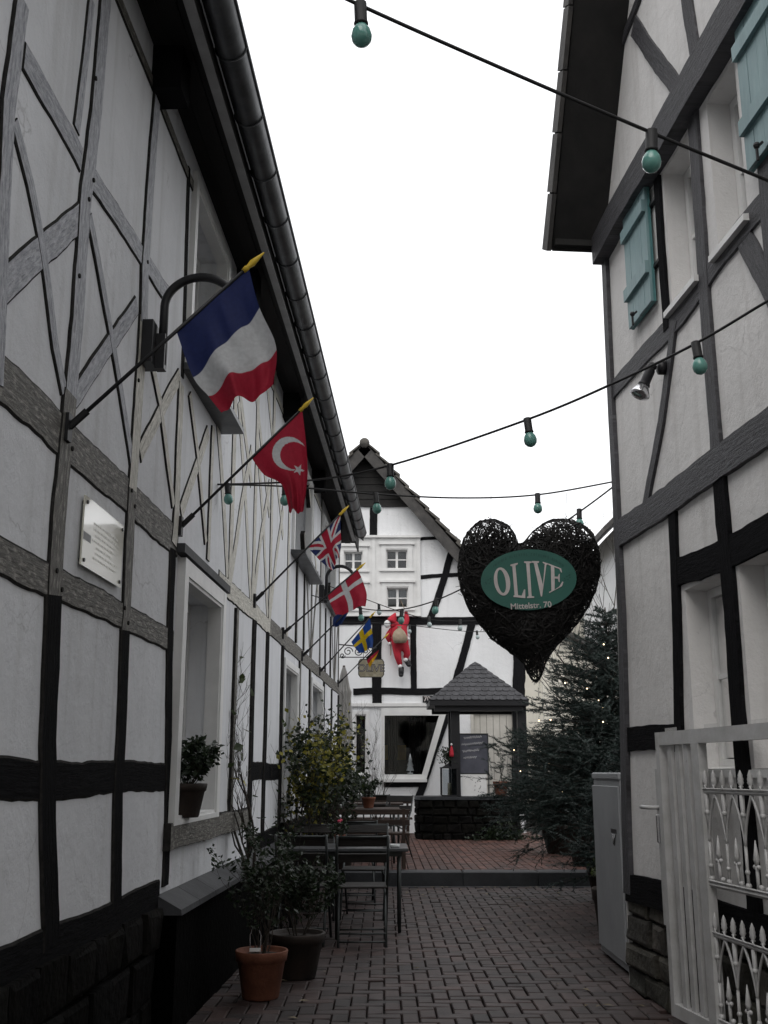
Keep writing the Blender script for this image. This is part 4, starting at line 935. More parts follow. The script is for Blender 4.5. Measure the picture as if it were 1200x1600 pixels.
flags = [
 ('blue white and red striped flag, nearest on the left house', (100,665), (410,397), 4.21, [(275,516),(388,416)], [(300,585),(322,612),(345,642)], [(405,480),(432,545),(428,604)], c_fr, .034),
 ('red flag with white crescent and star, second along the house', (278,820), (488,623), 6.30, [(393,715),(472,640)], [(412,740),(440,756),(452,800)], [(478,690),(481,745),(475,799)], c_tr, .028),
 ('red, white and dark blue flag with crossed diagonals, third along the house', (395,937), (544,791), 9.20, [(480,855),(532,804)], [(492,868),(503,880),(519,894)], [(532,825),(533,850),(529,869)], c_uk, .03),
 ('red flag with a white cross below the second bracket lamp', (440,988), (570,880), 11.13, [(512,929),(558,889)], [(515,941),(520,952),(525,963)], [(566,906),(573,928),(571,946)], c_dk, .03),
 ('plain dark blue flag half hidden behind the red one with white cross', (470,1024), (563,934), 12.91, [(521,965),(552,938)], [(520,970),(520,976),(521,980)], [(545,955),(540,965),(533,977)], c_eu, .02),
 ('blue flag with a yellow cross near the end of the house', (498,1048), (586,956), 15.15, [(549,1003),(578,966)], [(553,1010),(558,1017),(562,1022)], [(581,985),(583,1000),(582,1011)], c_se, .03),
 ('small black red and gold flag by the cream hanging sign', (527,1067), (607,990), 18.41, [(572,1027),(592,1009)], [(573,1031),(575,1037),(578,1043)], [(592,1015),(591,1019),(589,1024)], c_de, .02)]
for (lab, base, tip, Y, hoist, le, re_, cf, amp) in flags:
    b = FL.P(*Lq(*base), .03); t = atY(*tip, b.y); fl = thing('flag', lab, 'flag', b, 'flags on poles along the left house')
    d = (t-b).normalized(); mb = MB(); mb.tube([b - d*.03, b + d*((t-b).length-.10)], [.0095,.008], 8); obj('pole', mb, M['black'], fl, True)
    mb = MB(); mb.lathe([(.012,0),(.014,.02),(.010,.03),(.016,.055),(.003,.125)], t - d*.115, 8, 0, d); obj('finial', mb, M['gold'], fl, True)
    mb = MB(); fbox(mb, FL, b.y-.025, b.y+.025, b.z-.07, b.z+.05, -.02, .028); mb.tube([b - d*.01, b + d*.09], .017, 8); obj('bracket', mb, M['iron'], fl)
    nu, nv = (150, 140) if Y < 7 else (80, 74); mb = MB(); mb.col = []; ph = Y*3.1
    hp = [Vector(hoist[0]), Vector(hoist[1])]; Le = [hp[0]] + [Vector(q) for q in le]; Re = [hp[1]] + [Vector(q) for q in re_]
    def crv(P, s):
        s = s*(len(P)-1); i = min(int(s), len(P)-2); f = s-i
        p0, p1, p2, p3 = P[max(i-1,0)], P[i], P[i+1], P[min(i+2, len(P)-1)]
        return .5*((2*p1) + (p2-p0)*f + (2*p0-5*p1+4*p2-p3)*f*f + (3*p1-p0-3*p2+p3)*f**3)
    for j in range(nv+1):
        v = j/nv; A, B_ = crv(Le, v), crv(Re, v)
        for i in range(nu+1):
            u = i/nu; q = A.lerp(B_, u); wv = (math.sin(u*8.5 + ph + v*1.6)*v**.8 + .55*math.sin(u*16 + ph*2 - v*2)*v + .35*nz(u*7, v*4, ph)*min(1, v*4))*1.25
            q = q + Vector((0, 1))*(wv*1.4*amp/.03*3.2/Y*1.2); p3 = atY(q.x, q.y, b.y); p3.y += wv*amp
            mb.v.append(p3); mb.col.append(cf(u, v, q.x, q.y))
    mb.f = [[j*(nu+1)+i, j*(nu+1)+i+1, (j+1)*(nu+1)+i+1, (j+1)*(nu+1)+i] for j in range(nv) for i in range(nu)]; mb.m = [0]*len(mb.f)
    obj('cloth', mb, M['cloth'], fl, True)
# ------------------------------------------------------------------ bracket lamps on the left house
def goose(px_box, px_arc, label, far_end, sc):
    y0, z0 = Lq(*px_box); o = FL.P(y0, z0, .03); lm = thing('wall_lamp', label, 'lamp', o, 'bracket lamps on the left house')
    mb = MB(); fbox(mb, FL, y0-.075, y0+.075, z0-.12, z0+.12, -.005, .07); obj('mount_box', mb, M['black'], lm)
    mb = MB(); fbox(mb, FL, y0+.0, y0+.06, z0-.13, z0+.07, .0705, .12); obj('bracket', mb, M['black'], lm)
    pts = []
    for k in range(25):
        t = math.pi*k/24; pts.append(FL.P(y0+.03, z0 + .05 + .26*sc + .24*sc*math.sin(t), .10 + .27*sc*(1-math.cos(t))))
    pts = [FL.P(y0+.03, z0-.1, .10)] + pts + [FL.P(y0+.03, z0+.2*sc, .10+.54*sc)]
    mb = MB(); mb.tube(pts, .024, 10); obj('arm', mb, M['black'], lm, True)
    e = pts[-1]; mb = MB(); mb.lathe([(.03,.02),(.04,-.02),(.13,-.10),(.14,-.115),(.12,-.11),(.03,-.03)], e, 16); obj('shade', mb, M['black'], lm, True)
    mb = MB(); mb.ball(e + Vector((0,0,-.08)), .035, 10); obj('bulb', mb, M['bulbw'], lm, True)
goose((223,540), None, 'black gooseneck wall lamp beside the nearest striped flag', None, .72); goose((499,928), None, 'black gooseneck wall lamp above the red flag with white cross', None, .72)
# ------------------------------------------------------------------ plaque
pc = [Lq(128,778), Lq(187,815), Lq(182,915), Lq(123,885)]; u0, u1 = 4.49, 5.10; z0, z1 = 2.275, 2.585
PQ = thing('plaque', 'shiny cream plaque with faint engraved lines and four bolts on the left wall', 'plaque', FL.P((u0+u1)/2, z0, 0))
mb = MB(); v = [FL.P(u,z,o) for o in (.012,.02) for (u,z) in ((u0,z0),(u1,z0),(u1,z1),(u0,z1))]; mb.add(v, [(0,3,2,1),(4,5,6,7),(0,1,5,4),(1,2,6,5),(2,3,7,6),(3,0,4,7)]); obj('plate', mb, M['acrylic'], PQ)
for (u, z) in ((u0+.03,z0+.025),(u1-.03,z0+.025),(u1-.03,z1-.025),(u0+.03,z1-.025)):
    m2 = MB(); a = FL.P(u,z,-.01); m2.tube([a, FL.P(u,z,.026)], .009, 8); obj('bolt', m2, M['black'], PQ)
m2 = MB(); rnd = random.Random(4)
for r in range(7):
    z = z1 - .10 - r*.026; u = u0 + .12 + rnd.uniform(0,.08); e = u1 - .1 - rnd.uniform(0,.12)
    while u < e:
        w = rnd.uniform(.015,.05); fbox(m2, FL, u, u+w, z, z+.009,   .0202, .0206); u += w + .012
obj('engraving', m2, M['greytext'], PQ)
m2 = MB(); fbox(m2, FL, u0+.006, u0+.11, z0+.115, z0+.15, .0202, .0208); obj('emblem', m2, M['tabletop'], PQ)
# ------------------------------------------------------------------ string lights
def string(label, A, B, pix, bulbs, drop=.0, far=None, white=False):
    pts = [onvert(*q, A, B) for q in pix]; st_ = thing('string_light', label, 'string lights', pts[0], 'festoon strings across the alley')
    fine = []
    for i in range(len(pts)-1):
        p0, p1, p2, p3 = pts[max(i-1,0)], pts[i], pts[i+1], pts[min(i+2,len(pts)-1)]
        for k in range(8):
            f = k/8; fine.append(.5*((2*p1) + (p2-p0)*f + (2*p0-5*p1+4*p2-p3)*f*f + (3*p1-p0-3*p2+p3)*f**3))
    fine.append(pts[-1]); mb = MB(); mb.tube(fine, .0065, 6); obj('cable', mb, M['rubber'], st_, True)
    for bx, by in bulbs:
        c = onvert(bx, by, A, B); r = .0315; tilt = Vector((random.uniform(-.12,.12), random.uniform(-.12,.12), 1)).normalized()
        mb = MB(); mb.lathe([(.012,.012),(.021,.008),(.021,-.06),(.024,-.064),(.024,-.07),(.016,-.072)], c, 12, 0, tilt); so = obj('socket', mb, M['rubber'], st_, True)
        mb = MB(); mb.lathe([(.015,-.068),(.021,-.077),(.030,-.091),(.0345,-.110),(.0315,-.130),(.021,-.143),(.009,-.149),(.001,-.150)], c, 14, 0, tilt); obj('bulb', mb, M['bulbw' if white else 'bulb'], so, True)
LA = FL.P(7.46, 0); RA = FR.P(7.42, 0)
string('nearest festoon string with two green bulbs crossing the top of the sky', (-1.40,2.6), (2.0,3.62), [(395,-75),(545,0),(780,105),(1020,208),(1200,282),(1262,308)], [(563,8),(1018,207)])
string('festoon string climbing from the left wall past the spotlight to the right edge', (LA.x,LA.y), (1.98,3.9), [(337,757),(480,751),(610,727),(820,657),(965,596),(1090,535),(1200,470),(1262,436)], [(610,727),(824,656),(1087,537)])
string('festoon string straight across the alley above the heart', (LA.x,LA.y), (RA.x,RA.y), [(337,757),(445,760),(587,772),(720,778),(840,773),(962,752)], [(355,757),(445,760),(587,772),(840,773)])
string('festoon string sagging from the right house corner behind the heart to the left wall', (FR.P(7.44,0).x,7.44+.3), (FL.P(13.5,0).x,13.5), [(964,756),(905,800),(800,872),(705,928),(628,952),(560,950),(487,930)], [(905,797),(682,936),(628,953),(563,950)])
string('farthest festoon string with clear bulbs before the end house', (FL.P(15.4,0).x,15.4), (3.2,13.6), [(512,915),(560,932),(630,957),(690,970),(790,966),(900,940)], [(592,945),(670,964),(719,969)], white=True)
string('thin festoon string low under the beam of the end house', (-.86,18.4), (3.4,19.6), [(530,972),(620,975),(700,984),(745,987),(800,985),(880,978)], [(640,977),(745,986)], white=True)
# ------------------------------------------------------------------ willow heart sign
HY = 7.52
hp = [(812,852),(800,829),(785,817),(765,812),(742,819),(724,842),(716,875),(717,905),(724,932),(742,966),(768,998),(798,1020),(818,1036),(828,1058),(838,1066),(846,1056),(856,1030),(872,1008),(902,975),(925,937),(936,902),(937,866),(926,836),(906,818),(880,811),(855,815),(832,831)]
hq = []
for i in range(len(hp)):
    p0, p1, p2, p3 = [Vector(hp[(i+k-1) % len(hp)]) for k in range(4)]
    for f in (0, .33, .66): hq.append(p1 if i == 0 and f == 0 else .5*((2*p1) + (p2-p0)*f + (2*p0-5*p1+4*p2-p3)*f*f + (3*p1-p0-3*p2+p3)*f**3))
poly = [(atY(*q, HY).x, atY(*q, HY).z) for q in hq]; N_ = len(poly)
def inpoly(x, z):
    c = False
    for i in range(N_):
        (x1,z1),(x2,z2) = poly[i], poly[(i+1)%N_]
        if (z1 > z) != (z2 > z) and x < (x2-x1)*(z-z1)/(z2-z1) + x1: c = not c
    return c
def edged(x, z):
    m = 9
    for i in range(N_):
        (x1,z1),(x2,z2) = poly[i], poly[(i+1)%N_]; dx, dz = x2-x1, z2-z1; t = max(0, min(1, ((x-x1)*dx+(z-z1)*dz)/(dx*dx+dz*dz))); m = min(m, math.hypot(x-x1-t*dx, z-z1-t*dz))
    return m
HS = thing('heart_sign', 'big dark woven willow heart hanging over the yard with an oval green sign', 'heart sign', (sum(p[0] for p in poly)/N_, HY, min(p[1] for p in poly)))
rnd = random.Random(12); mb = MB(); x0, x1 = min(p[0] for p in poly), max(p[0] for p in poly); z0, z1 = min(p[1] for p in poly), max(p[1] for p in poly)
def surf(x, z): d = edged(x, z); k = min(1, d/.2); return .17*math.sqrt(max(0, 1-(1-k)**2))
made = 0
while made < 4200:
    x, z = rnd.uniform(x0, x1), rnd.uniform(z0, z1)
    if not inpoly(x, z): continue
    if z > 2.98 and rnd.random() < .8: continue
    side = -1 if rnd.random() < .62 else 1; a = rnd.uniform(0, 6.28); cur = rnd.uniform(-2.5, 2.5); pts = []; lay = rnd.uniform(.75, 1.05)
    for k in range(9):
        if not inpoly(x, z): break
        pts.append(Vector((x, HY + side*surf(x, z)*lay + rnd.uniform(-.006,.006), z))); x += .035*math.cos(a); z += .035*math.sin(a); a += cur*.035*4 + rnd.uniform(-.25,.25)
    if len(pts) > 3: mb.tube(pts, rnd.uniform(.0022,.005), 3, cap=False); made += 1
for rep in range(7):                                     # rim hoops
    pts = []
    for i in range(N_+1):
        x, z = poly[i % N_]; cxm, czm = 1.03, 2.75; s = 1 - rnd.uniform(0, .02); pts.append(Vector((cxm+(x-cxm)*s, HY + rnd.uniform(-.05,.05), czm+(z-czm)*s)))
    mb.tube(pts, .004, 4)
for i in range(70):                                     # loose ends round the rim
    k = rnd.randrange(N_); f = rnd.random(); xa = poly[k][0]*(1-f)+poly[(k+1)%N_][0]*f; za = poly[k][1]*(1-f)+poly[(k+1)%N_][1]*f; a = rnd.uniform(0,6.28); L = rnd.uniform(.015,.04)
    mb.tube([(xa,HY+rnd.uniform(-.06,.06),za),(xa+L*math.cos(a),HY,za+L*math.sin(a))], .002, 3, cap=False)
tag(obj('woven_twigs', mb, M['twig'], HS), kind='stuff')
SY = HY - .19; sc = lambda zx, zy: (740 + zx/7.059, 840 + zy/7.059)
ec = (608, 465); ea, eb, er = 528, 335, R_(-2.6)
def ell(k, n, s=1, o=0): t = 2*math.pi*k/n; x, y = ea*s*math.cos(t), eb*s*math.sin(t); return atY(*sc(ec[0]+x*math.cos(er)-y*math.sin(er), ec[1]+x*math.sin(er)+y*math.cos(er)), SY+o)
mb = MB(); n = 72; mb.add([ell(k,n) for k in range(n)] + [ell(k,n,1,.02) for k in range(n)], [tuple(range(n)), tuple(reversed(range(n,2*n)))] + [(k,n+k,n+(k+1)%n,(k+1)%n) for k in range(n)]); SG = obj('sign_panel', mb, M['signgreen'], HS)
LT = {'L': [(405,298),(485,278),(487,293),(462,308),(490,635),(530,640),(556,572),(570,572),(570,668),(440,655),(440,640),(452,632),(427,318),(407,312)],
 'I': [(557,262),(640,262),(640,278),(617,284),(640,645),(668,648),(668,664),(590,668),(590,652),(607,645),(580,284),(557,278)],
 'V': [(643,258),(722,260),(722,275),(702,282),(765,520),(785,290),(762,278),(762,266),(820,285),(818,297),(803,300),(755,650),(742,650),(665,282),(643,275)],
 'E': [(822,285),(965,340),(975,385),(965,385),(945,345),(890,325),(893,430),(930,430),(942,400),(950,400),(950,490),(940,490),(930,455),(895,450),(893,575),(945,540),(978,485),(990,490),(975,535),(835,612),(832,598),(858,585),(852,312),(825,300)]}
for ch, pl in LT.items():
    mb = MB(); polyfill(mb, [atY(*sc(*q), SY-.004) for q in pl]); obj('letter', mb, M['letter'], SG)
mb = MB(); n = 40
for k in range(n):
    t = 2*math.pi*k/n; yo, yi = 155*math.sin(t), 128*math.sin(t)
    mb.v.append(atY(*sc(314+89*math.cos(t)+yo*.11, 484+yo), SY-.004)); mb.v.append(atY(*sc(309+45*math.cos(t)+yi*.14, 482+yi), SY-.004))
mb.f = [[2*k, 2*k+1, (2*k+3)%(2*n), (2*k+2)%(2*n)] for k in range(n)]; mb.m = [0]*n; obj('letter', mb, M['letter'], SG)
ppm = (atY(*sc(1000,760), SY) - atY(*sc(0,760), SY)).length/1000
obj('address', text_mb('Mittelstr. 70', 92*ppm, atY(*sc(632,752), SY), (math.cos(.06),0,math.sin(.06)), (-math.sin(.06),0,math.cos(.06)), .004, (0,-1,0), bold=.0008), M['letter'], SG)
mb = MB(); rnd = random.Random(2)
for k in range(34):                                      # worn dark lettering round the rim, too faded to read
    t = R_(-148 + k*3.45)
    if k % 9 == 8: continue
    c = Vector((ec[0]+ea*.86*math.cos(t), ec[1]+eb*.84*math.sin(t))); w, h = rnd.uniform(6,10), 15
    for dx in ((-w/2, w/2) if k % 2 else (-w/2,)): polyfill(mb, [atY(*sc(c.x+dx-2.2,c.y-h), SY-.003), atY(*sc(c.x+dx+2.2,c.y-h), SY-.003), atY(*sc(c.x+dx+2.2,c.y+h), SY-.003), atY(*sc(c.x+dx-2.2,c.y+h), SY-.003)])
    yy = c.y + rnd.choice((-12,0,11)); polyfill(mb, [atY(*sc(c.x-w/2,yy-2), SY-.0031), atY(*sc(c.x+w/2,yy-2), SY-.0031), atY(*sc(c.x+w/2,yy+2), SY-.0031), atY(*sc(c.x-w/2,yy+2), SY-.0031)])
for (sx, sy) in ((160,480),(1030,440)):                  # little sprigs left and right
    for k in range(7):
        a = k*.9; q = (sx+30*math.cos(a*1.3), sy+30*math.sin(a)); polyfill(mb, [atY(*sc(q[0]+dx,q[1]+dy), SY-.003) for dx, dy in ((-10,2),(0,-7),(11,-2),(1,6))])
obj('faded_lettering', mb, M['signdark'], SG)
for hx_ in (.78, 1.33):
    mb = MB(); zc = atY(840,773,7.43).z + .015; mb.tube([(hx_, HY, z1-.03 - (0 if hx_ < 1 else .0)), (hx_, HY-.03, z1+.05), (hx_, 7.435, zc)], .0015, 4); obj('hanging_wire', mb, M['iron'], HS)
# ------------------------------------------------------------------ spotlight on the right house
sp = FR.P(*Rq(1044,575), 0); SPt = thing('spotlight', 'small black spotlight with bare reflector bulb on the right wall', 'spotlight', sp)
mb = MB(); q = FR.P(sp.y, sp.z, .075); fb_ = FR.P(sp.y, sp.z, .015); mb.lathe([(.045,0),(.045,.045),(.03,.055)], fb_, 14, 0, q-fb_); obj('base', mb, M['black'], SPt, True)
j = q + Vector((-.03,.0,.005)); mb = MB(); mb.tube([q, j], .014, 8); mb.ball(j, .03, 10); obj('joint', mb, M['black'], SPt, True)
d = Vector((-.45,-.1,-.95)).normalized(); mb = MB(); mb.lathe([(.02,0),(.032,.02),(.032,.12),(.038,.125),(.038,.14)], j + d*.01, 14, 0, d); obj('lamp_holder', mb, M['black'], SPt, True)
mb = MB(); mb.lathe([(.032,.13),(.042,.155),(.062,.20),(.062,.205),(.05,.212),(.005,.214)], j + d*.01, 18, 0, d); obj('reflector_bulb', mb, M['reflector'], SPt, True)
# ------------------------------------------------------------------ cabinet behind the right corner
CB = thing('cabinet', 'tall grey metal cabinet standing just beyond the right house corner', 'cabinet', (1.9, 8.5, 0))
mb = MB(); mb.box((1.735, 8.03, .02), (2.06, 9.02, 1.345), 0, .008); obj('body', mb, M['cab'], CB)
mb = MB(); mb.box((1.719, 8.04, .075), (1.7335, 9.01, 1.30), 0, .005); DRr = obj('door', mb, M['cab'], CB)
mb = MB(); mb.box((1.735-.012, 8.03-.004, 1.3455), (2.06, 9.025, 1.40), 0, .01); obj('top', mb, M['cab'], CB)
mb = MB(); mb.box((1.7185-.004, 8.15, .96), (1.719+.006, 8.33, .99)); obj('handle_recess', mb, M['black'], DRr)
mb = MB(); mb.add([(1.715,8.17,.955),(1.715,8.31,.955),(1.715,8.28,.88),(1.715,8.22,.87),(1.707,8.24,.9)], [(0,1,4),(1,2,4),(2,3,4),(3,0,4)]); obj('handle', mb, M['reflector'], DRr)
# ------------------------------------------------------------------ gate standing open along the right wall
GA, GB = Vector((1.635, 6.42, 0)), Vector((1.985, 4.1, 0)); gd = (GB-GA).normalized(); gn = Vector((gd.y, -gd.x, 0))
if gn.x > 0: gn = -gn
GT_ = thing('gate', 'white painted metal gate with cast spear ornaments, folded open on the right', 'gate', GA)
def gp(s, z, o=0): return GA + gd*s + gn*o + Vector((0,0,z))
def gbar(name, s0, s1, z0, z1, t, parent=GT_, m='gate', o=0):
    mb = MB(); vs_ = [gp(s, z, o+oo) for oo in (-t/2, t/2) for (s, z) in ((s0,z0),(s1,z0),(s1,z1),(s0,z1))]
    mb.add(vs_, [(0,3,2,1),(4,5,6,7),(0,1,5,4),(1,2,6,5),(2,3,7,6),(3,0,4,7)]); return obj(name, mb, M[m], parent)
GW = 2.3
gbar('frame_post', 0, .05, .08, 1.63, .05); gbar('top_rail', .051, GW, 1.555, 1.63, .048); gbar('bottom_rail', .051, GW, .08, .15, .048); gbar('frame_post', GW-.05, GW-.0, .151, 1.554, .05)
for i, s in enumerate((.135, .245, .355)): gbar('upright_bar', s, s+.05, .151, 1.554, .022, o=.0)
gbar('frame_post', .485, .575, .151, 1.5545, .05)
gbar('lock_plate', -.055, -.001, .55, 1.42, .03)
mb = MB(); mb.tube([gp(-.03,1.2,.0), gp(-.03,1.2,.07), gp(-.15,1.2,.075)], .012, 8); obj('handle', mb, M['gate'], GT_, True)
mb = MB(); mb.box((-.012,-.012,0),(.012,.012,.16),0,.004, Matrix.Translation(gp(-.03,1.0,.02))); obj('lock', mb, M['reflector'], GT_)
for (zt, zb_) in ((1.30, .83), (.58, .16)):             # two tiers of pointed arches with spear heads
    mb = MB(); mb.tube([gp(.53,zt,.0), gp(GW-.03,zt,.0)], .011, 6); mb.tube([gp(.53,zt+.016,.012), gp(GW-.03,zt+.016,.012)], .005, 5); obj('ornament_rail', mb, M['gate'], GT_)
    mb = MB(); mb.tube([gp(.53,zb_,.0), gp(GW-.03,zb_,.0)], .014, 6); mb.tube([gp(.53,zb_+.02,.012), gp(GW-.03,zb_+.02,.012)], .006, 5); obj('ornament_rail', mb, M['gate'], GT_)
    pit = .2; s = .685; i = 0
    while s < GW - .1:
        sh = s + pit/2; h = zt - zb_; m2 = MB()
        for sg in (-1, 1):
            m2.tube([gp(s + sg*pit*.5*(1-(k/8)**1.7) if True else 0, zb_ + h*(.45 + .55*k/8) - .005) for k in range(9)], .0075, 5)
        m2.tube([gp(s-pit/2, zb_+.01), gp(s-pit/2, zb_+h*.46)], .008, 6); m2.ball(gp(s-pit/2, zb_+h*.2, 0), .014, 8); m2.ball(gp(s-pit/2, zb_+.03), .017, 8)
        obj('arch', m2, M['gate'], GT_, True)
        m2 = MB(); m2.tube([gp(s-pit/2, zt-.01), gp(s-pit/2, zt-.1), gp(s-pit/2, zt-.2)], [.013,.011,.004], 6); m2.ball(gp(s-pit/2, zt-.105), .016, 8); obj('drop', m2, M['gate'], GT_, True)
        m2 = MB(); m2.tube([gp(s, zb_+.01), gp(s, zb_+h*.28)], .009, 6); m2.lathe([(.008,0),(.016,.03),(.011,.06),(.002,.12)], gp(s, zb_+h*.28), 8)
        for sg in (-1,1): m2.ball(gp(s+sg*.018, zb_+h*.27), .012, 8)
        m2.ball(gp(s+.03, zb_+.035), .014, 8); obj('spear', m2, M['gate'], GT_, True)
        for e in (s-pit/2, s):
            m2 = MB(); m2.lathe([(.008,.01),(.008,.026),(.014,.03),(.008,.036),(.017,.05),(.014,.058),(.016,.068),(.012,.08),(.013,.086),(.006,.102),(.0015,.112)], gp(e, zt), 8)
            m2.tube([gp(e+.012, zt+.035, .01), gp(e+.02, zt+.02, .012), gp(e+.045, zt+.014, .012)], .005, 5); obj('spear_head', m2, M['gate'], GT_, True)
        s += pit; i += 1
m2 = MB()
for k in range(4):
    for i in range(14): m2.tube([gp(.1+.52*k+i*.012, 1.63), gp(.1+.52*k+i*.012, 1.652)], .0016, 3)
obj('burr_strip', m2, M['gate'], GT_)
m2 = MB(); m2.tube([gp(GW-.1,-.04,.0), gp(GW-.1,.10,.0)], .02, 8); m2.tube([gp(.3,-.04,.0), gp(.3,.09,.0)], .012, 8); obj('drop_bolt', m2, M['gate'], GT_)
# ------------------------------------------------------------------ plant helpers
def leaf(mb, p, size, rnd, asp=.5, droop=0, mi=0):
    d = Vector((rnd.uniform(-1,1), rnd.uniform(-1,1), rnd.uniform(-.6,.9)-droop)); d.normalize(); s = d.cross(Vector((rnd.uniform(-1,1), rnd.uniform(-1,1), rnd.uniform(-1,1))))
    if s.length < .05: s = Vector((1,0,0))
    s.normalize(); n = d.cross(s); L = size*rnd.uniform(.7,1.25); w = L*asp*.5
    mb.add([p, p + d*L*.5 + s*w + n*L*.06, p + d*L, p + d*L*.5 - s*w + n*L*.06], [(0,1,2),(0,2,3)], mi)
def grow(mb, p, d, L, r, depth, rnd, tips, spread=.7, up=.15, nseg=4, kids=(2,3)):
    pts = [p.copy()]; rs = [r]
    for k in range(nseg):
        d = (d + Vector((rnd.uniform(-.25,.25), rnd.uniform(-.25,.25), rnd.uniform(-.12,.2)+up*.4))).normalized(); p = p + d*(L/nseg); pts.append(p.copy()); rs.append(r*(1-.55*(k+1)/nseg)); 
        if depth <= 1: tips.append((p.copy(), d.copy()))
    mb.tube(pts, rs, 5 if r > .006 else 4, cap=False)
    if depth > 0:
        for _ in range(rnd.randint(*kids)):
            k = rnd.randint(1, nseg); q = pts[k]; nd = (d + Vector((rnd.uniform(-1,1), rnd.uniform(-1,1), rnd.uniform(-.3,.7)))*spread).normalized(); grow(mb, q, nd, L*rnd.uniform(.55,.8), max(.0015, rs[k]*.7), depth-1, rnd, tips, spread, up, nseg, kids)
def pot(parent, c, r, h, m='terra', name='pot'):
    mb = MB(); mb.lathe([(r*.66,0),(r*.7,.01),(r*.9,h*.74),(r*.92,h*.75),(r*.92,h*.77),(r*.97,h*.78),(r*1.0,h*.9),(r*1.02,h*.98),(r*.99,h),(r*.92,h*.99),(r*.88,h*.9)], c, 28); o = obj(name, mb, M[m], parent, True)
    mb = MB(); mb.lathe([(r*.89,0),(r*.5,.012),(.001,.02)], Vector(c) + Vector((0,0,h*.88)), 20, cap=False); obj('soil', mb, M['soil'], parent, True); return o
def conifer(name, label, base, H_, R0, z_low, m, seed, dens=1.0, droop=.1, potr=None, poth=.4, group=None, pm='potdark', cat='tree', lean=0):
    rnd = random.Random(seed); b = Vector(base); t = thing(name, label, cat, b, group); g = b + Vector((0,0,poth if potr else 0))
    if potr: pot(t, b, potr, poth+.04, pm)
    mb = MB(); mb.tube([g - Vector((0,0,.05)), g + Vector((.02,0,H_*.5)), g + Vector((0,.02,H_))], [.04,.028,.008], 7); tr = mb; fo = MB(); z = z_low
    while z < H_*.99:
        f = (z - z_low)/(H_ - z_low); Rr = R0*(1-f)**.8*rnd.uniform(.8,1.12) + .06; nb = max(4, int(11*(1-f)**.5*dens))
        for i in range(nb):
            a = 6.283*(i + rnd.random())/nb; d = Vector((math.cos(a), math.sin(a), rnd.uniform(-.15,.25)+.35*f)); p = g + Vector((0,0,z + rnd.uniform(-.05,.05))); pts = [p]
            L = Rr*rnd.uniform(.75,1.1); ns_ = 6
            for k in range(ns_):
                d = (d + Vector((rnd.uniform(-.15,.15), rnd.uniform(-.15,.15), rnd.uniform(-.1,.12)-droop*.15))).normalized(); p = p + d*(L/ns_); pts.append(p)
            tr.tube(pts, [.009*(1-.8*k/ns_) for k in range(ns_+1)], 4, cap=False)
            for k in range(1, ns_+1):                    # side sprays clothed in needles
                for s_ in range(4):
                    a2 = rnd.uniform(0,6.283); sd = (d + Vector((math.cos(a2)*.9, math.sin(a2)*.9, rnd.uniform(-.35,.3)))).normalized(); sl = L*rnd.uniform(.12,.3); q0 = pts[k]
                    ax_ = sd.orthogonal().normalized(); ay_ = sd.cross(ax_); nn = max(8, int(sl/.0065))
                    for n_ in range(nn):
                        th = rnd.uniform(0,6.283); q = q0 + sd*(sl*n_/nn); o = (ax_*math.cos(th) + ay_*math.sin(th))*.75 + sd*.7; ln = rnd.uniform(.022,.040); w = (ax_*math.sin(th) - ay_*math.cos(th))*.0042
                        fo.add([q - w, q + w, q + o*ln], [(0,1,2)])
        z += rnd.uniform(.07,.12)/dens
    obj('trunk', tr, M['bark'], t, True); tag(obj('crown', fo, M[m], t), kind='stuff'); return t
def shrub(name, label, base, stems, leaves, m, seed, cat='shrub', potr=None, poth=.3, pm='terra', lsize=.05, L=.5, depth=3, r=.008, tilt=.35, asp=.5, group=None, mats2=None, frac2=.0, up=.15, spread=.7, kids=(2,3), per=1, bend=None):
    rnd = random.Random(seed); b = Vector(base); t = thing(name, label, cat, b, group); g = b + Vector((0,0,poth*.9 if potr else 0))
    if potr: pot(t, b, potr, poth, pm)
    mb = MB(); tips = []
    for i in range(stems):
        a = rnd.uniform(0,6.283); d = Vector((math.cos(a)*tilt, math.sin(a)*tilt, 1))
        if bend: d = d + Vector(bend)
        grow(mb, g + Vector((math.cos(a)*.03, math.sin(a)*.03, -.03)), d.normalized(), L*rnd.uniform(.8,1.15), r*rnd.uniform(.8,1.1), depth, rnd, tips, spread, up, 4, kids)
    obj('stem', mb, M['bark'], t, True); f1, f2 = MB(), MB()
    if tips:
        for i in range(leaves):
            p, d = rnd.choice(tips)
            for _ in range(per): leaf(f2 if rnd.random() < frac2 else f1, p + Vector((rnd.gauss(0,.012), rnd.gauss(0,.012), rnd.gauss(0,.012))), lsize, rnd, asp, .1)
    if f1.v: tag(obj('foliage', f1, M[m], t), kind='stuff')
    if f2.v: tag(obj('foliage', f2, M[mats2], t), kind='stuff')
    return t
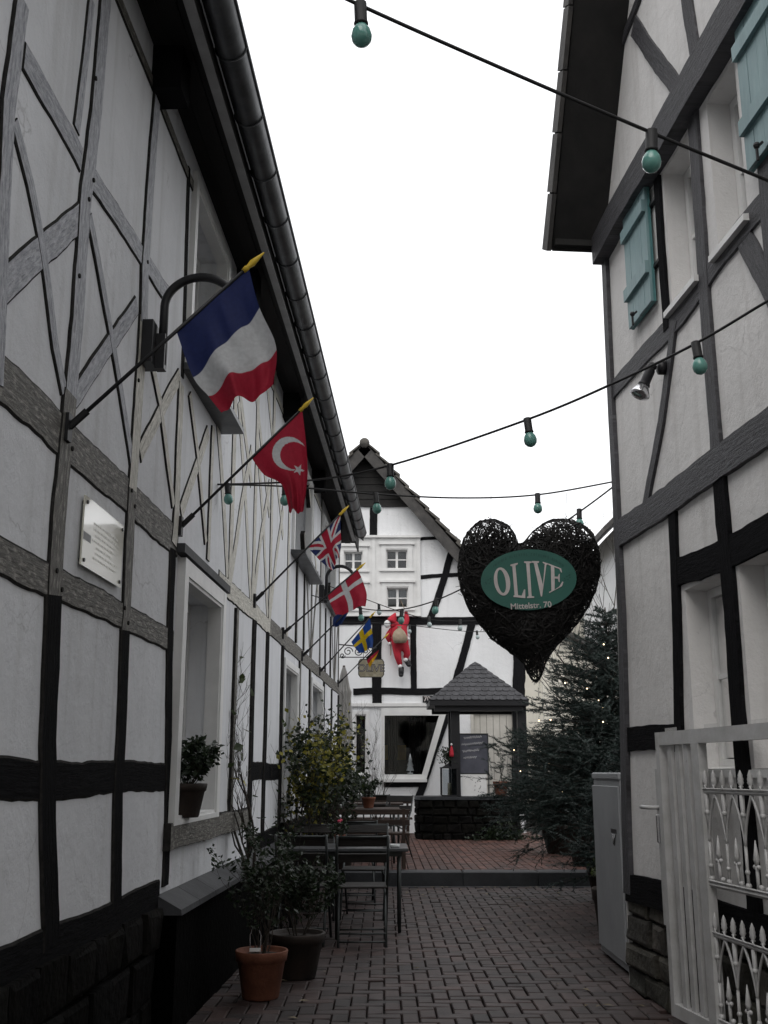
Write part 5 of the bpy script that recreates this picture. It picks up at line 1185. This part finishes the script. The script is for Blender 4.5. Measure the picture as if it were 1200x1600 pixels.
# ------------------------------------------------------------------ conifers and planters on the right
p = atY(950, 1280, 12.6)
conifer('spruce_tree', 'tall potted spruce with fairy lights beside the right house corner', (2.66, 12.6, 0), 2.78, 1.42, .30, 'needle', 3, 1.6, .1, .42, .55)
p = atZ(868, 1318, STEP_Z)
conifer('juniper_bush', 'low spreading potted juniper with fairy lights right of the well', (2.82, 17.3, STEP_Z), 1.42, .98, .1, 'needle2', 8, 1.7, .1, .38, .42, cat='bush')
shrub('olive_tree', 'loose grey-green leafy potted tree behind the spruce under the heart tip', (2.95, 15.6, STEP_Z), 4, 3200, 'leafolive', 14, 'tree', .36, .45, 'potdark', .07, .95, 4, .02, .3, .32, spread=.75, kids=(2,3))
conifer('juniper_bush', 'dark bushy juniper leaning over the grey cabinet top', (2.36, 10.3, 0), 1.3, .6, .1, 'needle2', 19, 1.6, .05, .34, .5, cat='bush')
shrub('ivy_plant', 'trailing ivy hanging down beside the grey cabinet', (1.93, 9.45, 0), 7, 260, 'leafmid', 23, 'plant', .17, .45, 'potdark', .04, .3, 2, .004, .5, .8)
for i, (px, py, label) in enumerate(((893,1352,'stacked dark planter at the terrace edge by the junipers'),)):
    q = atZ(px, py, STEP_Z); t = thing('planter', label, 'planter', (q.x+.28, q.y, STEP_Z)); pot(t, (q.x+.28, q.y, STEP_Z), .36, .52, 'potdark')
def fairy(label, pts, Y):
    q = [atY(*p, Y) for p in pts]; t = thing('fairy_lights', label, 'fairy lights', q[0], 'fairy lights on the conifers'); mb = MB(); mb.tube(q, .0025, 4); obj('wire', mb, M['rubber'], t)
    for p in q: mb = MB(); mb.ball(p + Vector((0,-.01,0)), .0078, 8); obj('bulb', mb, M['fairy'], t, True)
fairy('warm fairy lights strung down the tall spruce', [(943,1007),(950,1028),(883,1067),(917,1076),(935,1094),(941,1106),(942,1128),(860,1125),(842,1126)], 11.75)
fairy('warm fairy lights strung through the low juniper by the well', [(803,1172),(813,1205),(858,1193),(876,1219),(879,1237),(898,1240),(901,1251)], 16.75)
# ------------------------------------------------------------------ bare tree behind the roofs
rnd = random.Random(31); b = Vector((5.4, 38, STEP_Z)); BT = thing('bare_tree', 'leafless tree rising thinly behind the heart sign', 'tree', b); mb = MB(); tips = []
grow(mb, b, Vector((0,0,1)), 7.0, .17, 5, rnd, tips, .6, .3, 5, (2,3)); obj('trunk', mb, M['bark'], BT, True)
rnd = random.Random(37); b = Vector((5.0, 24.5, STEP_Z)); BT = thing('bare_tree', 'slender leafless tree before the cream house right of the heart tip', 'tree', b); mb = MB()
grow(mb, b, Vector((-.1,0,1)), 3.6, .06, 4, rnd, [], .8, .2, 5, (3,4)); obj('trunk', mb, M['bark'], BT, True)
# ------------------------------------------------------------------ plants along the left wall
shrub('potted_plant', 'straggly green plant in the terracotta pot nearest the camera', (-.79, 7.30, 0), 8, 900, 'leafdark', 41, 'plant', .168, .29, 'terra', .045, .42, 3, .006, .45, .45)
t = [o for o in C.objects if o.get('label','').startswith('straggly')][0]
mb = MB(); q = Vector((-.82, 7.19, .26)); mb.tube([q + Vector((-.03,0,0)), q + Vector((-.035,0,.13)), q + Vector((-.015,0,.19)), q + Vector((.015,0,.19)), q + Vector((.035,0,.13)), q + Vector((.03,0,0))], .004, 5); obj('label_stake', mb, M['reflector'], t)
mb = MB(); mb.box((q.x-.035,q.y-.006,q.z+.035),(q.x+.035,q.y+.002,q.z+.055)); obj('plant_tag', mb, M['white'], t)
shrub('potted_shrub', 'dense dark green shrub in a dark pot behind the terracotta one', (-.62, 8.0, 0), 8, 1500, 'leafdark', 43, 'shrub', .2, .3, 'potdark', .045, .34, 3, .006, .6, .5)
shrub('climbing_rose', 'tall bare climbing rose with a few leaves before the ground floor window', (-1.02, 8.35, .62), 3, 34, 'leafmid', 47, 'plant', None, .2, 'terra', .09, .8, 5, .014, .14, .8, mats2='leafyel', frac2=.35, up=.35, spread=.62, kids=(2,3), bend=(-.02,-.06,0))
shrub('window_plant', 'bushy dark plant in a terracotta pot on the window sill', (FL.P(6.70,0,.02).x, 6.70, 1.135), 11, 1100, 'leafdark', 53, 'plant', .14, .2, 'potdark', .05, .21, 2, .004, .6, .45)
YS = thing('yellow_leaved_bush', 'large climbing bush with yellow-green autumn leaves against the left wall', 'bush', (-.86, 11.9, .0))
rnd = random.Random(61); mb = MB(); tips = []
for i in range(13): grow(mb, Vector((-.92+rnd.uniform(-.1,.25), 11.7+rnd.uniform(-.5,.9), .0)), Vector((rnd.uniform(-.1,.35), rnd.uniform(-.4,.4), 1)), rnd.uniform(.8,1.15), .013, 4, rnd, tips, .75, .25, 4, (2,3))
obj('stem', mb, M['bark'], YS, True); fa, fb2, fc = MB(), MB(), MB()
for i in range(5200):
    p, d = rnd.choice(tips)
    if p.z > 1.75 + .35*rnd.random()**1.5 + .2*nz(p.y*3, p.x*3) or p.x < LX+LM*p.y+.05: continue
    k = rnd.random(); yl = nz(p.x*2.2, p.y*2.2, p.z*2.2)
    leaf(fa if yl > -.02 and k < .6 else (fb2 if k < .8 else fc), p + Vector((rnd.gauss(0,.03), rnd.gauss(0,.03), rnd.gauss(0,.03))), .058, rnd, .65, .2)
for n_, f_, m_ in (('yellow_leaves', fa, 'leafyel'), ('foliage', fb2, 'leafdark'), ('foliage', fc, 'leafmid')):
    if f_.v: tag(obj(n_, f_, M[m_], YS), kind='stuff')
shrub('evergreen_shrub', 'dark evergreen shrub behind the yellow leaved bush', (-.62, 14.6, STEP_Z), 10, 3600, 'leafdark', 67, 'shrub', .26, .4, 'potdark', .055, .46, 4, .012, .35, .5)
q = atY(588, 1240, 18.6)
shrub('bare_shrub', 'leafless potted shrub in front of the shop window', (q.x, 18.6, STEP_Z), 4, 0, 'leafdark', 71, 'shrub', .2, .32, 'terra', .05, .75, 4, .012, .25, .5, up=.35, spread=.55, kids=(2,3))
# ------------------------------------------------------------------ furled parasol
q = atY(537, 1100, 19.6); PS = thing('parasol', 'furled pale parasol standing at the far end of the left house', 'parasol', (q.x, 19.6, STEP_Z))
zt = atY(537,1040,19.6).z; mb = MB(); mb.tube([(q.x,19.6,STEP_Z),(q.x,19.6,zt)], .022, 8); obj('pole', mb, M['wood'], PS, True)
mb = MB(); n = 28; prof = [(.02,zt-.02),(.05,zt-.12),(.10,zt-.4),(.13,zt-.48),(.12,zt-.6),(.15,zt-1.1),(.16,zt-1.5),(.10,zt-1.58)]
for r, z in prof:
    for k in range(n): a = 6.283*k/n; rr_ = r*(1+.16*math.sin(k*math.pi)*(1 if k % 2 else -1) + (.13 if k % 2 else -.13)); mb.v.append(Vector((q.x+rr_*math.cos(a), 19.6+rr_*math.sin(a), z)))
mb.f = [[i*n+k, i*n+(k+1)%n, (i+1)*n+(k+1)%n, (i+1)*n+k] for i in range(len(prof)-1) for k in range(n)]; mb.m = [0]*len(mb.f); obj('canopy', mb, M['parasol'], PS)
mb = MB(); mb.lathe([(.25,0),(.26,.03),(.22,.08),(.05,.1)], (q.x,19.6,STEP_Z), 18); obj('base', mb, M['kerb'], PS, True)
# ------------------------------------------------------------------ garden furniture
def make_chair(label, loc, rz):
    t = thing('folding_chair', label, 'chair', (0,0,0), 'folding chairs at the yard tables')
    w = .43
    for s in (-1, 1):
        x = s*w/2
        mb = MB(); mb.tube([(x,-.24,0),(x,.02,.42),(x,.2,.66),(x,.27,.885)], .0125, 7); obj('leg', mb, M['steel'], t, True)
        mb = MB(); mb.tube([(x*.92,.26,0),(x*.92,.0,.40),(x*.92,-.2,.455)], .0115, 7); obj('leg', mb, M['steel'], t, True)
    for k in range(6):
        y = -.2 + k*.066; mb = MB(); mb.box((-w/2+.004, y, .452), (w/2-.004, y+.05, .47), 0, .004); obj('seat_slat', mb, M['woodd'], t)
    for z, y in ((.83,.247), (.70,.208)):
        mb = MB(); mb.bar((-w/2, y-.012, z), (w/2, y-.012, z), .016, .075, 0, (0,.3,1), .004); obj('back_slat', mb, M['woodd'], t)
    for (y, z) in ((-.19,.08), (.2,.1), (.235,.04)):
        mb = MB(); mb.tube([(-w/2*.92,y,z),(w/2*.92,y,z)], .008, 6); obj('crossbar', mb, M['steel'], t, True)
    mb = MB(); mb.tube([(-w/2,.262,.872),(w/2,.262,.872)], .0105, 6); obj('top_rail', mb, M['steel'], t, True)
    t.location = loc; t.rotation_euler = (0,0,rz); return t
first = None
def place(o, label, loc, rz):
    c = copy_tree(o, loc, rz); c['label'] = label; return c
ch = make_chair('right of the two nearest folding chairs, its back to the camera', (-.19, 9.55, 0), math.pi + .04)
place(ch, 'left of the two nearest folding chairs, beside the shrubs', (-.69, 9.62, 0), math.pi - .05)
place(ch, 'folding chair on the far side of the nearest table, left place', (-.72, 11.15, 0), .06)
place(ch, 'folding chair on the far side of the nearest table, right place', (-.2, 11.2, 0), -.08)
place(ch, 'folding chair drawn up to the second table below the step', (-.32, 12.35, 0), math.pi + .1)
place(ch, 'folding chair on the far side of the third table', (-.4, 16.5, STEP_Z), .1); place(ch, 'folding chair at the terrace end of the third table', (.12, 16.4, STEP_Z), -.5); place(ch, 'folding chair with its back to the camera at the farthest table', (-.1, 17.6, STEP_Z), math.pi-.1)
def make_table(label, x0, x1, y0, y1, z, zb, m, name='garden_table', slat=True):
    t = thing(name, label, 'table', ((x0+x1)/2, (y0+y1)/2, zb), 'tables in the yard'); n = 6 if slat else 1
    for i in range(n): mb = MB(); mb.box((x0, y0+(y1-y0)*i/n+.004, zb+z-.03), (x1, y0+(y1-y0)*(i+1)/n-.004, zb+z+.001*(i%2)), 0, .005); obj('top_board', mb, M[m], t)
    mb = MB(); mb.box((x0+.06,y0+.06,zb+z-.075),(x1-.06,y0+.085,zb+z-.031)); mb.box((x0+.06,y1-.085,zb+z-.075),(x1-.06,y1-.06,zb+z-.031)); obj('apron', mb, M['steel'], t)
    for xx in (x0+.08, x1-.08):
        for yy in (y0+.08, y1-.08): mb = MB(); mb.tube([(xx,yy,zb),(xx,yy,zb+z-.031)], .016, 8); obj('leg', mb, M['steel'], t, True)
    return t
make_table('grey topped table behind the two nearest folding chairs', -.92, .22, 10.05, 10.75, .73, 0, 'tabletop', slat=False)
make_table('second garden table, just below the step', -.86, .1, 12.7, 13.4, .73, 0, 'wood')
make_table('third garden table, first one up on the terrace', -.75, .22, 15.3, 16.0, .73, STEP_Z, 'wood'); make_table('farthest garden table, near the shop window', -.7, .32, 18.0, 18.7, .73, STEP_Z, 'wood')
def make_bench(label, x0, x1, y, zb, face):
    t = thing('wooden_bench', label, 'bench', ((x0+x1)/2, y, zb), 'wooden benches at the yard tables')
    for i in range(3): mb = MB(); mb.box((x0, y-.2+i*.13, zb+.42), (x1, y-.085+i*.13, zb+.448), 0, .005); obj('seat_board', mb, M['wood'], t)
    for i in range(2): mb = MB(); mb.box((x0, y+face*.2-.012, zb+.55+i*.13), (x1, y+face*.2+.012, zb+.62+i*.13), 0, .005); obj('back_board', mb, M['wood'], t)
    for xx in (x0+.08, x1-.08):
        mb = MB(); mb.bar((xx,y-.16,zb),(xx,y-.16,zb+.419),.05,.05); mb.bar((xx,y+face*.226,zb),(xx,y+face*.226,zb+.76),.04,.04,0,(0,1,0)) ; mb.bar((xx,y+.16,zb),(xx,y+.16,zb+.419),.05,.05); obj('leg', mb, M['wood'], t)
for (x0, x1, y, f, lab) in ((-.72,.34,14.72,-1,'wooden bench on the terrace edge with its back to the camera'), (-.6,.5,19.45,1,'wooden bench under the shop window')): make_bench(lab, x0, x1, y, STEP_Z, f)
# things on the tables
shrub('table_flower', 'small pink flowering plant in a terracotta pot on the nearest table', (-.42, 10.45, .731), 6, 170, 'leafdark', 81, 'flower', .055, .1, 'terra', .035, .09, 2, .003, .6, .6)
mb = MB()
for dx, dy, dz in ((0,0,.22),(.012,.01,.23),(-.01,.012,.222)): mb.ball(Vector((-.42+dx, 10.42+dy, .73+dz)), .014, 8)
obj('blossom', mb, M['pink'], [o for o in C.objects if o.get('label','').startswith('small pink')][0], True)
shrub('table_plant', 'green plant in a terracotta pot on the third table', (-.22, 15.6, STEP_Z+.731), 7, 420, 'leafdark', 83, 'plant', .10, .15, 'terra', .06, .2, 2, .004, .5, .6)
GL = thing('drinking_glass', 'clear glass on the edge of the nearest table', 'glass', (.02, 10.2, .731)); mb = MB(); mb.lathe([(.026,0),(.03,.004),(.034,.1),(.032,.1),(.028,.008)], (.02,10.2,.731), 16); obj('glass', mb, M['glassware'], GL, True)
AT = thing('ashtray', 'small white ashtray on the nearest table', 'ashtray', (.1, 10.14, .731)); mb = MB(); mb.lathe([(.04,0),(.05,.03),(.045,.03),(.036,.01)], (.1,10.14,.731), 16); obj('bowl', mb, M['glassware'], AT, True)
# ------------------------------------------------------------------ hanging sign and scroll bracket on the end house side
q = atY(580, 1044, 19.2); HSn = thing('hanging_sign', 'cream hanging sign with outlined lettering below the flags at the end house', 'sign', q)
w, h = .235, .165; mb = MB(); pl = [(-w,-h*.7),(-w*.85,-h),(w*.85,-h),(w,-h*.7),(w,h*.7),(w*.85,h),(-w*.85,h),(-w,h*.7)]
mb.add([(q.x+a,19.2,q.z+b) for a,b in pl] + [(q.x+a,19.23,q.z+b) for a,b in pl], [tuple(range(8)), tuple(reversed(range(8,16)))] + [(i,8+i,8+(i+1)%8,(i+1)%8) for i in range(8)]); obj('panel', mb, M['signcream'], HSn)
mb = MB(); mb.tube([(q.x+a*.97,19.197,q.z+b*.97) for a,b in pl + pl[:1]], .007, 5); obj('rim', mb, M['iron'], HSn)
obj('lettering', text_mb('OLIVE', .185, (q.x,19.196,q.z-.005), (1,0,0), (0,0,1), 0, (0,-1,0), bold=.005), M['black'], HSn)
obj('lettering_fill', text_mb('OLIVE', .185, (q.x,19.196,q.z-.005), (1,0,0), (0,0,1), .003, (0,-1,0), bold=-.0045), M['letter'], HSn)
zr = q.z + .36; xl_ = FL.P(18.6,0,.0).x
mb = MB(); mb.tube([(xl_,18.62,zr),(q.x+.12,19.215,zr)], .012, 6)
for dx in (-.14,.1): mb.tube([(q.x+dx,19.215,zr),(q.x+dx,19.215,q.z+h)], .004, 5)
obj('hanger_rod', mb, M['iron'], HSn)
mb = MB()
for (cx_, cz_, r_, tn) in ((.16,-.1,.085,1),(.34,-.1,.075,-1),(.48,-.09,.06,1),(.06,-.17,.05,-1)):
    mb.tube([(xl_+cx_+r_*(1-k/26)*math.cos(tn*k*.42), 18.85, zr+cz_+r_*(1-k/26)*math.sin(tn*k*.42)) for k in range(22)], .009, 5)
mb.tube([(xl_,18.85,zr-.2),(xl_+.62,18.85,zr-.2)], .009, 5); obj('scrollwork', mb, M['iron'], HSn, True)
# ------------------------------------------------------------------ climbing Santa figure on the end house
def zp(zx, zy, off): return atY(540 + zx/8.571, 940 + zy/8.571, YB - .03 - off)
SA = thing('santa_figure', 'red suited Santa doll with a jute sack climbing the end house wall', 'figure', zp(745,1000,.1))
J = {'pel': (zp(730,590,.16),.115), 'bel': (zp(725,480,.17),.13), 'che': (zp(705,370,.17),.135), 'nek': (zp(660,310,.2),.07), 'hed': (zp(610,285,.24),.10),
     'rsh': (zp(780,330,.15),.07), 'rel': (zp(825,240,.13),.055), 'rha': (zp(805,130,.08),.038), 'lsh': (zp(625,380,.16),.07), 'lel': (zp(560,470,.16),.062), 'lha': (zp(600,545,.12),.045),
     'rhi': (zp(800,610,.14),.085), 'rkn': (zp(830,690,.17),.07), 'ran': (zp(800,770,.1),.05), 'lhi': (zp(680,640,.15),.085), 'lkn': (zp(705,760,.16),.065), 'lan': (zp(735,860,.1),.045)}
E_ = [('pel','bel'),('bel','che'),('che','nek'),('nek','hed'),('che','rsh'),('rsh','rel'),('rel','rha'),('che','lsh'),('lsh','lel'),('lel','lha'),('pel','rhi'),('rhi','rkn'),('rkn','ran'),('pel','lhi'),('lhi','lkn'),('lkn','lan')]
ks = list(J); me = bpy.data.meshes.new('body'); org = WL[SA.name]; me.from_pydata([tuple(J[k][0]-org) for k in ks], [(ks.index(a), ks.index(b)) for a, b in E_], [])
bo = bpy.data.objects.new('body', me); C.objects.link(bo); bo.parent = SA; WL[bo.name] = org.copy(); [J.__setitem__(k, (J[k][0], J[k][1]*(1.18 if k not in ('rha','lha') else 1))) for k in list(J)]; bo.modifiers.new('Skin', 'SKIN'); sm = bo.modifiers.new('Sub', 'SUBSURF'); sm.levels = 2; sm.render_levels = 2
for i, k in enumerate(ks): me.skin_vertices[0].data[i].radius = (J[k][1], J[k][1]); me.skin_vertices[0].data[i].use_root = (k == 'pel')
dg = bpy.context.evaluated_depsgraph_get(); nm = bpy.data.meshes.new_from_object(bo.evaluated_get(dg)); bo.modifiers.clear(); bo.data = nm; nm.materials.clear(); nm.materials.append(M['red']); nm.polygons.foreach_set('use_smooth', [True]*len(nm.polygons))
mb = MB(); c = zp(722,455,.36); n = 14
for i, (r, z) in enumerate(((.02,-.16),(.12,-.155),(.16,-.09),(.155,.0),(.11,.09),(.045,.15),(.03,.165),(.055,.2))):
    for k in range(n): a = 6.283*k/n; rr_ = r*(1+.09*math.sin(3*a+i)); mb.v.append(c + Vector((rr_*math.cos(a), rr_*.75*math.sin(a), z)))
mb.f = [[i*n+k, i*n+(k+1)%n, (i+1)*n+(k+1)%n, (i+1)*n+k] for i in range(7) for k in range(n)] + [list(range(n-1,-1,-1))]; mb.m = [0]*len(mb.f); obj('sack', mb, M['sack'], SA, True)
for (a, r) in (((560,300),.075),): mb = MB(); mb.ball(zp(*a,.26), r, 12, sz=1.15); obj('beard', mb, M['fur'], SA, True)
mb = MB(); mb.lathe([(.085,-.02),(.105,.0),(.1,.03),(.07,.1),(.03,.17),(.01,.2)], zp(618,262,.24), 14, 0, (.45,0,1)); obj('hat', mb, M['red'], SA, True)
for (p1, p2, r) in (((835,500),(838,505),.05),((800,775),(805,790),.058),((728,862),(735,875),.052),((690,650),(735,585),.03),((820,95),(812,130),.042),((580,560),(600,570),.04)):
    mb = MB(); mb.tube([zp(*p1,.15), zp((p1[0]+p2[0])/2,(p1[1]+p2[1])/2,.16), zp(*p2,.15)], [r*.9,r,r*.9], 10); obj('fur_trim', mb, M['fur'], SA, True)
for pts in (((745,880),(745,920),(742,985)), ((815,790),(835,815),(850,850))):
    mb = MB(); mb.tube([zp(*pts[0],.12), zp(*pts[1],.14), zp(*pts[2],.18)], [.055,.062,.05], 10); mb.ball(zp(*pts[2],.19), .052, 10, sz=.8); obj('boot', mb, M['black'], SA, True)
mb = MB(); mb.tube([zp(805,120,.06), zp(770,60,.04), zp(735,-20,.03)], .008, 5); mb.tube([zp(606,560,.1), zp(604,720,.1)], .012, 5); obj('rope', mb, M['sack'], SA)
# ------------------------------------------------------------------ things on the well
CBd = thing('chalkboard', 'chalkboard with handwritten lines standing on the well', 'chalkboard', (atY(740,1243,WY+.25).x, WY+.25, wz))
bx0, bx1 = atY(718,1200,WY+.25).x, atY(764,1200,WY+.25).x; bz1, bzm = atY(740,1146,WY+.25).z, atY(740,1208,WY+.25).z; y = WY+.25
mb = MB(); fbox(mb, Frame(lambda u, z, o=0: Vector((u, y-o, z))), bx0+.015, bx1-.015, bzm, bz1-.015, -.012, .0); obj('panel', mb, M['board'], CBd)
for (a, b_, c, d) in ((bx0,bx0+.018,wz,bz1),(bx1-.018,bx1,wz,bz1),(bx0+.018,bx1-.018,bz1-.02,bz1),(bx0+.018,bx1-.018,bzm-.02,bzm)): mb = MB(); mb.box((a,y-.012,c),(b_,y+.016,d)); obj('frame', mb, M['steel'], CBd)
mb = MB(); mb.box((bx0+.03,y-.008,wz+.01),(bx1-.05,y-.002,bzm-.022)); obj('paper_sheet', mb, M['white'], CBd)
mb = MB(); rnd = random.Random(77)
for r, (a, e) in enumerate(((.09,.40),(.05,.44),(.06,.36),(.08,.3))):
    z = bz1 - .09 - r*.125; x = bx0 + a; pts = []; k = 0
    while x < bx0 + e + .04: pts.append((x, y-.004, z + .022*math.sin(k*1.9)+.01*rnd.uniform(-1,1)+.004*k*.3)); x += .012; k += 1
    mb.tube(pts, .006, 4)
obj('chalk_writing', mb, M['chalk'], CBd)
mb = MB()
for i in range(14): mb.ball((bx0+.22+rnd.uniform(-.02,.18), y-.01, wz+.04+rnd.uniform(0,.32)), .009, 6)
obj('sheet_print', mb, M['steel'], CBd)
q = atY(783,1243,WY+.3); shrub('topiary_pot', 'small sparse tree in a terracotta pot on the well right of the chalkboard', (q.x, q.y, wz), 1, 130, 'leafolive', 91, 'plant', .15, .28, 'terra', .04, .36, 4, .012, .05, .5, spread=.6)
q = atY(702,1242,WY+.22); LN = thing('lantern', 'black glazed metal lantern on the left of the well', 'lantern', (q.x, q.y, wz)); w = .15; lh = .52
mb = MB(); mb.box((q.x-w,q.y-w,wz),(q.x+w,q.y+w,wz+.03)); obj('base', mb, M['iron'], LN)
for sx in (-1,1):
    for sy in (-1,1): mb = MB(); mb.box((q.x+sx*w-.012,q.y+sy*w-.012,wz+.03),(q.x+sx*w+.012,q.y+sy*w+.012,wz+lh)); obj('corner_post', mb, M['iron'], LN)
mb = MB(); mb.box((q.x-w-.02,q.y-w-.02,wz+lh),(q.x+w+.02,q.y+w+.02,wz+lh+.025)); mb.lathe([(w*.9,.025),(w*.3,.08),(.02,.1)], (q.x,q.y,wz+lh), 4); obj('top', mb, M['iron'], LN)
mb = MB(); mb.box((q.x-w+.02,q.y-w-.003,wz+.04),(q.x+w-.02,q.y-w+.003,wz+lh-.01)); obj('pane', mb, M['glass'], LN)
mb = MB(); mb.lathe([(.05,.03),(.05,.24),(.045,.25),(.005,.245)], (q.x+.02,q.y,wz), 14); obj('candle', mb, M['signcream'], LN, True)
FA = thing('flower_arrangement', 'evergreen arrangement with a red capped figure above the lantern', 'arrangement', (q.x-.02, q.y, wz+lh+.1)); rnd = random.Random(95); mb = MB()
for i in range(420): a = rnd.uniform(0,6.28); r_ = rnd.uniform(0,.2)**1; leaf(mb, Vector((q.x+r_*math.cos(a), q.y+r_*math.sin(a)*.7, wz+lh+.1+rnd.uniform(0,.28))), .07, rnd, .35)
tag(obj('greenery', mb, M['leafdark'], FA), kind='stuff'); mb = MB(); mb.lathe([(.04,0),(.045,.05),(.035,.12),(.018,.18),(.006,.22)], (q.x+.05,q.y-.10,wz+lh+.22), 12); obj('red_cone', mb, M['red'], FA, True); mb = MB(); mb.ball((q.x+.05,q.y-.11,wz+lh+.45), .022, 10); obj('bobble', mb, M['fur'], FA, True)
mb = MB(); rnd = random.Random(97); IV = thing('ivy_plant', 'clump of glossy leaves at the foot of the well', 'plant', (2.2, WY-.12, STEP_Z))
for i in range(420): a = rnd.gauss(0,.25); leaf(mb, Vector((2.2+a, WY-.1+rnd.uniform(-.12,.05), STEP_Z+abs(rnd.gauss(0,.16))*(1-min(.9,abs(a))))), .07, rnd, .7)
tag(obj('foliage', mb, M['leafdark'], IV), kind='stuff')
# white ornament in the shop window
q = atY(641,1209,YB+.16); WT = thing('tree_ornament', 'white wooden tree ornament behind the shop window pane', 'ornament', q); mb = MB(); mb.lathe([(.06,.0),(.06,.02),(.012,.022),(.012,.06),(.085,.062),(.05,.16),(.07,.162),(.03,.27),(.045,.272),(.004,.42)], q, 12); obj('tree', mb, M['white'], WT, True)
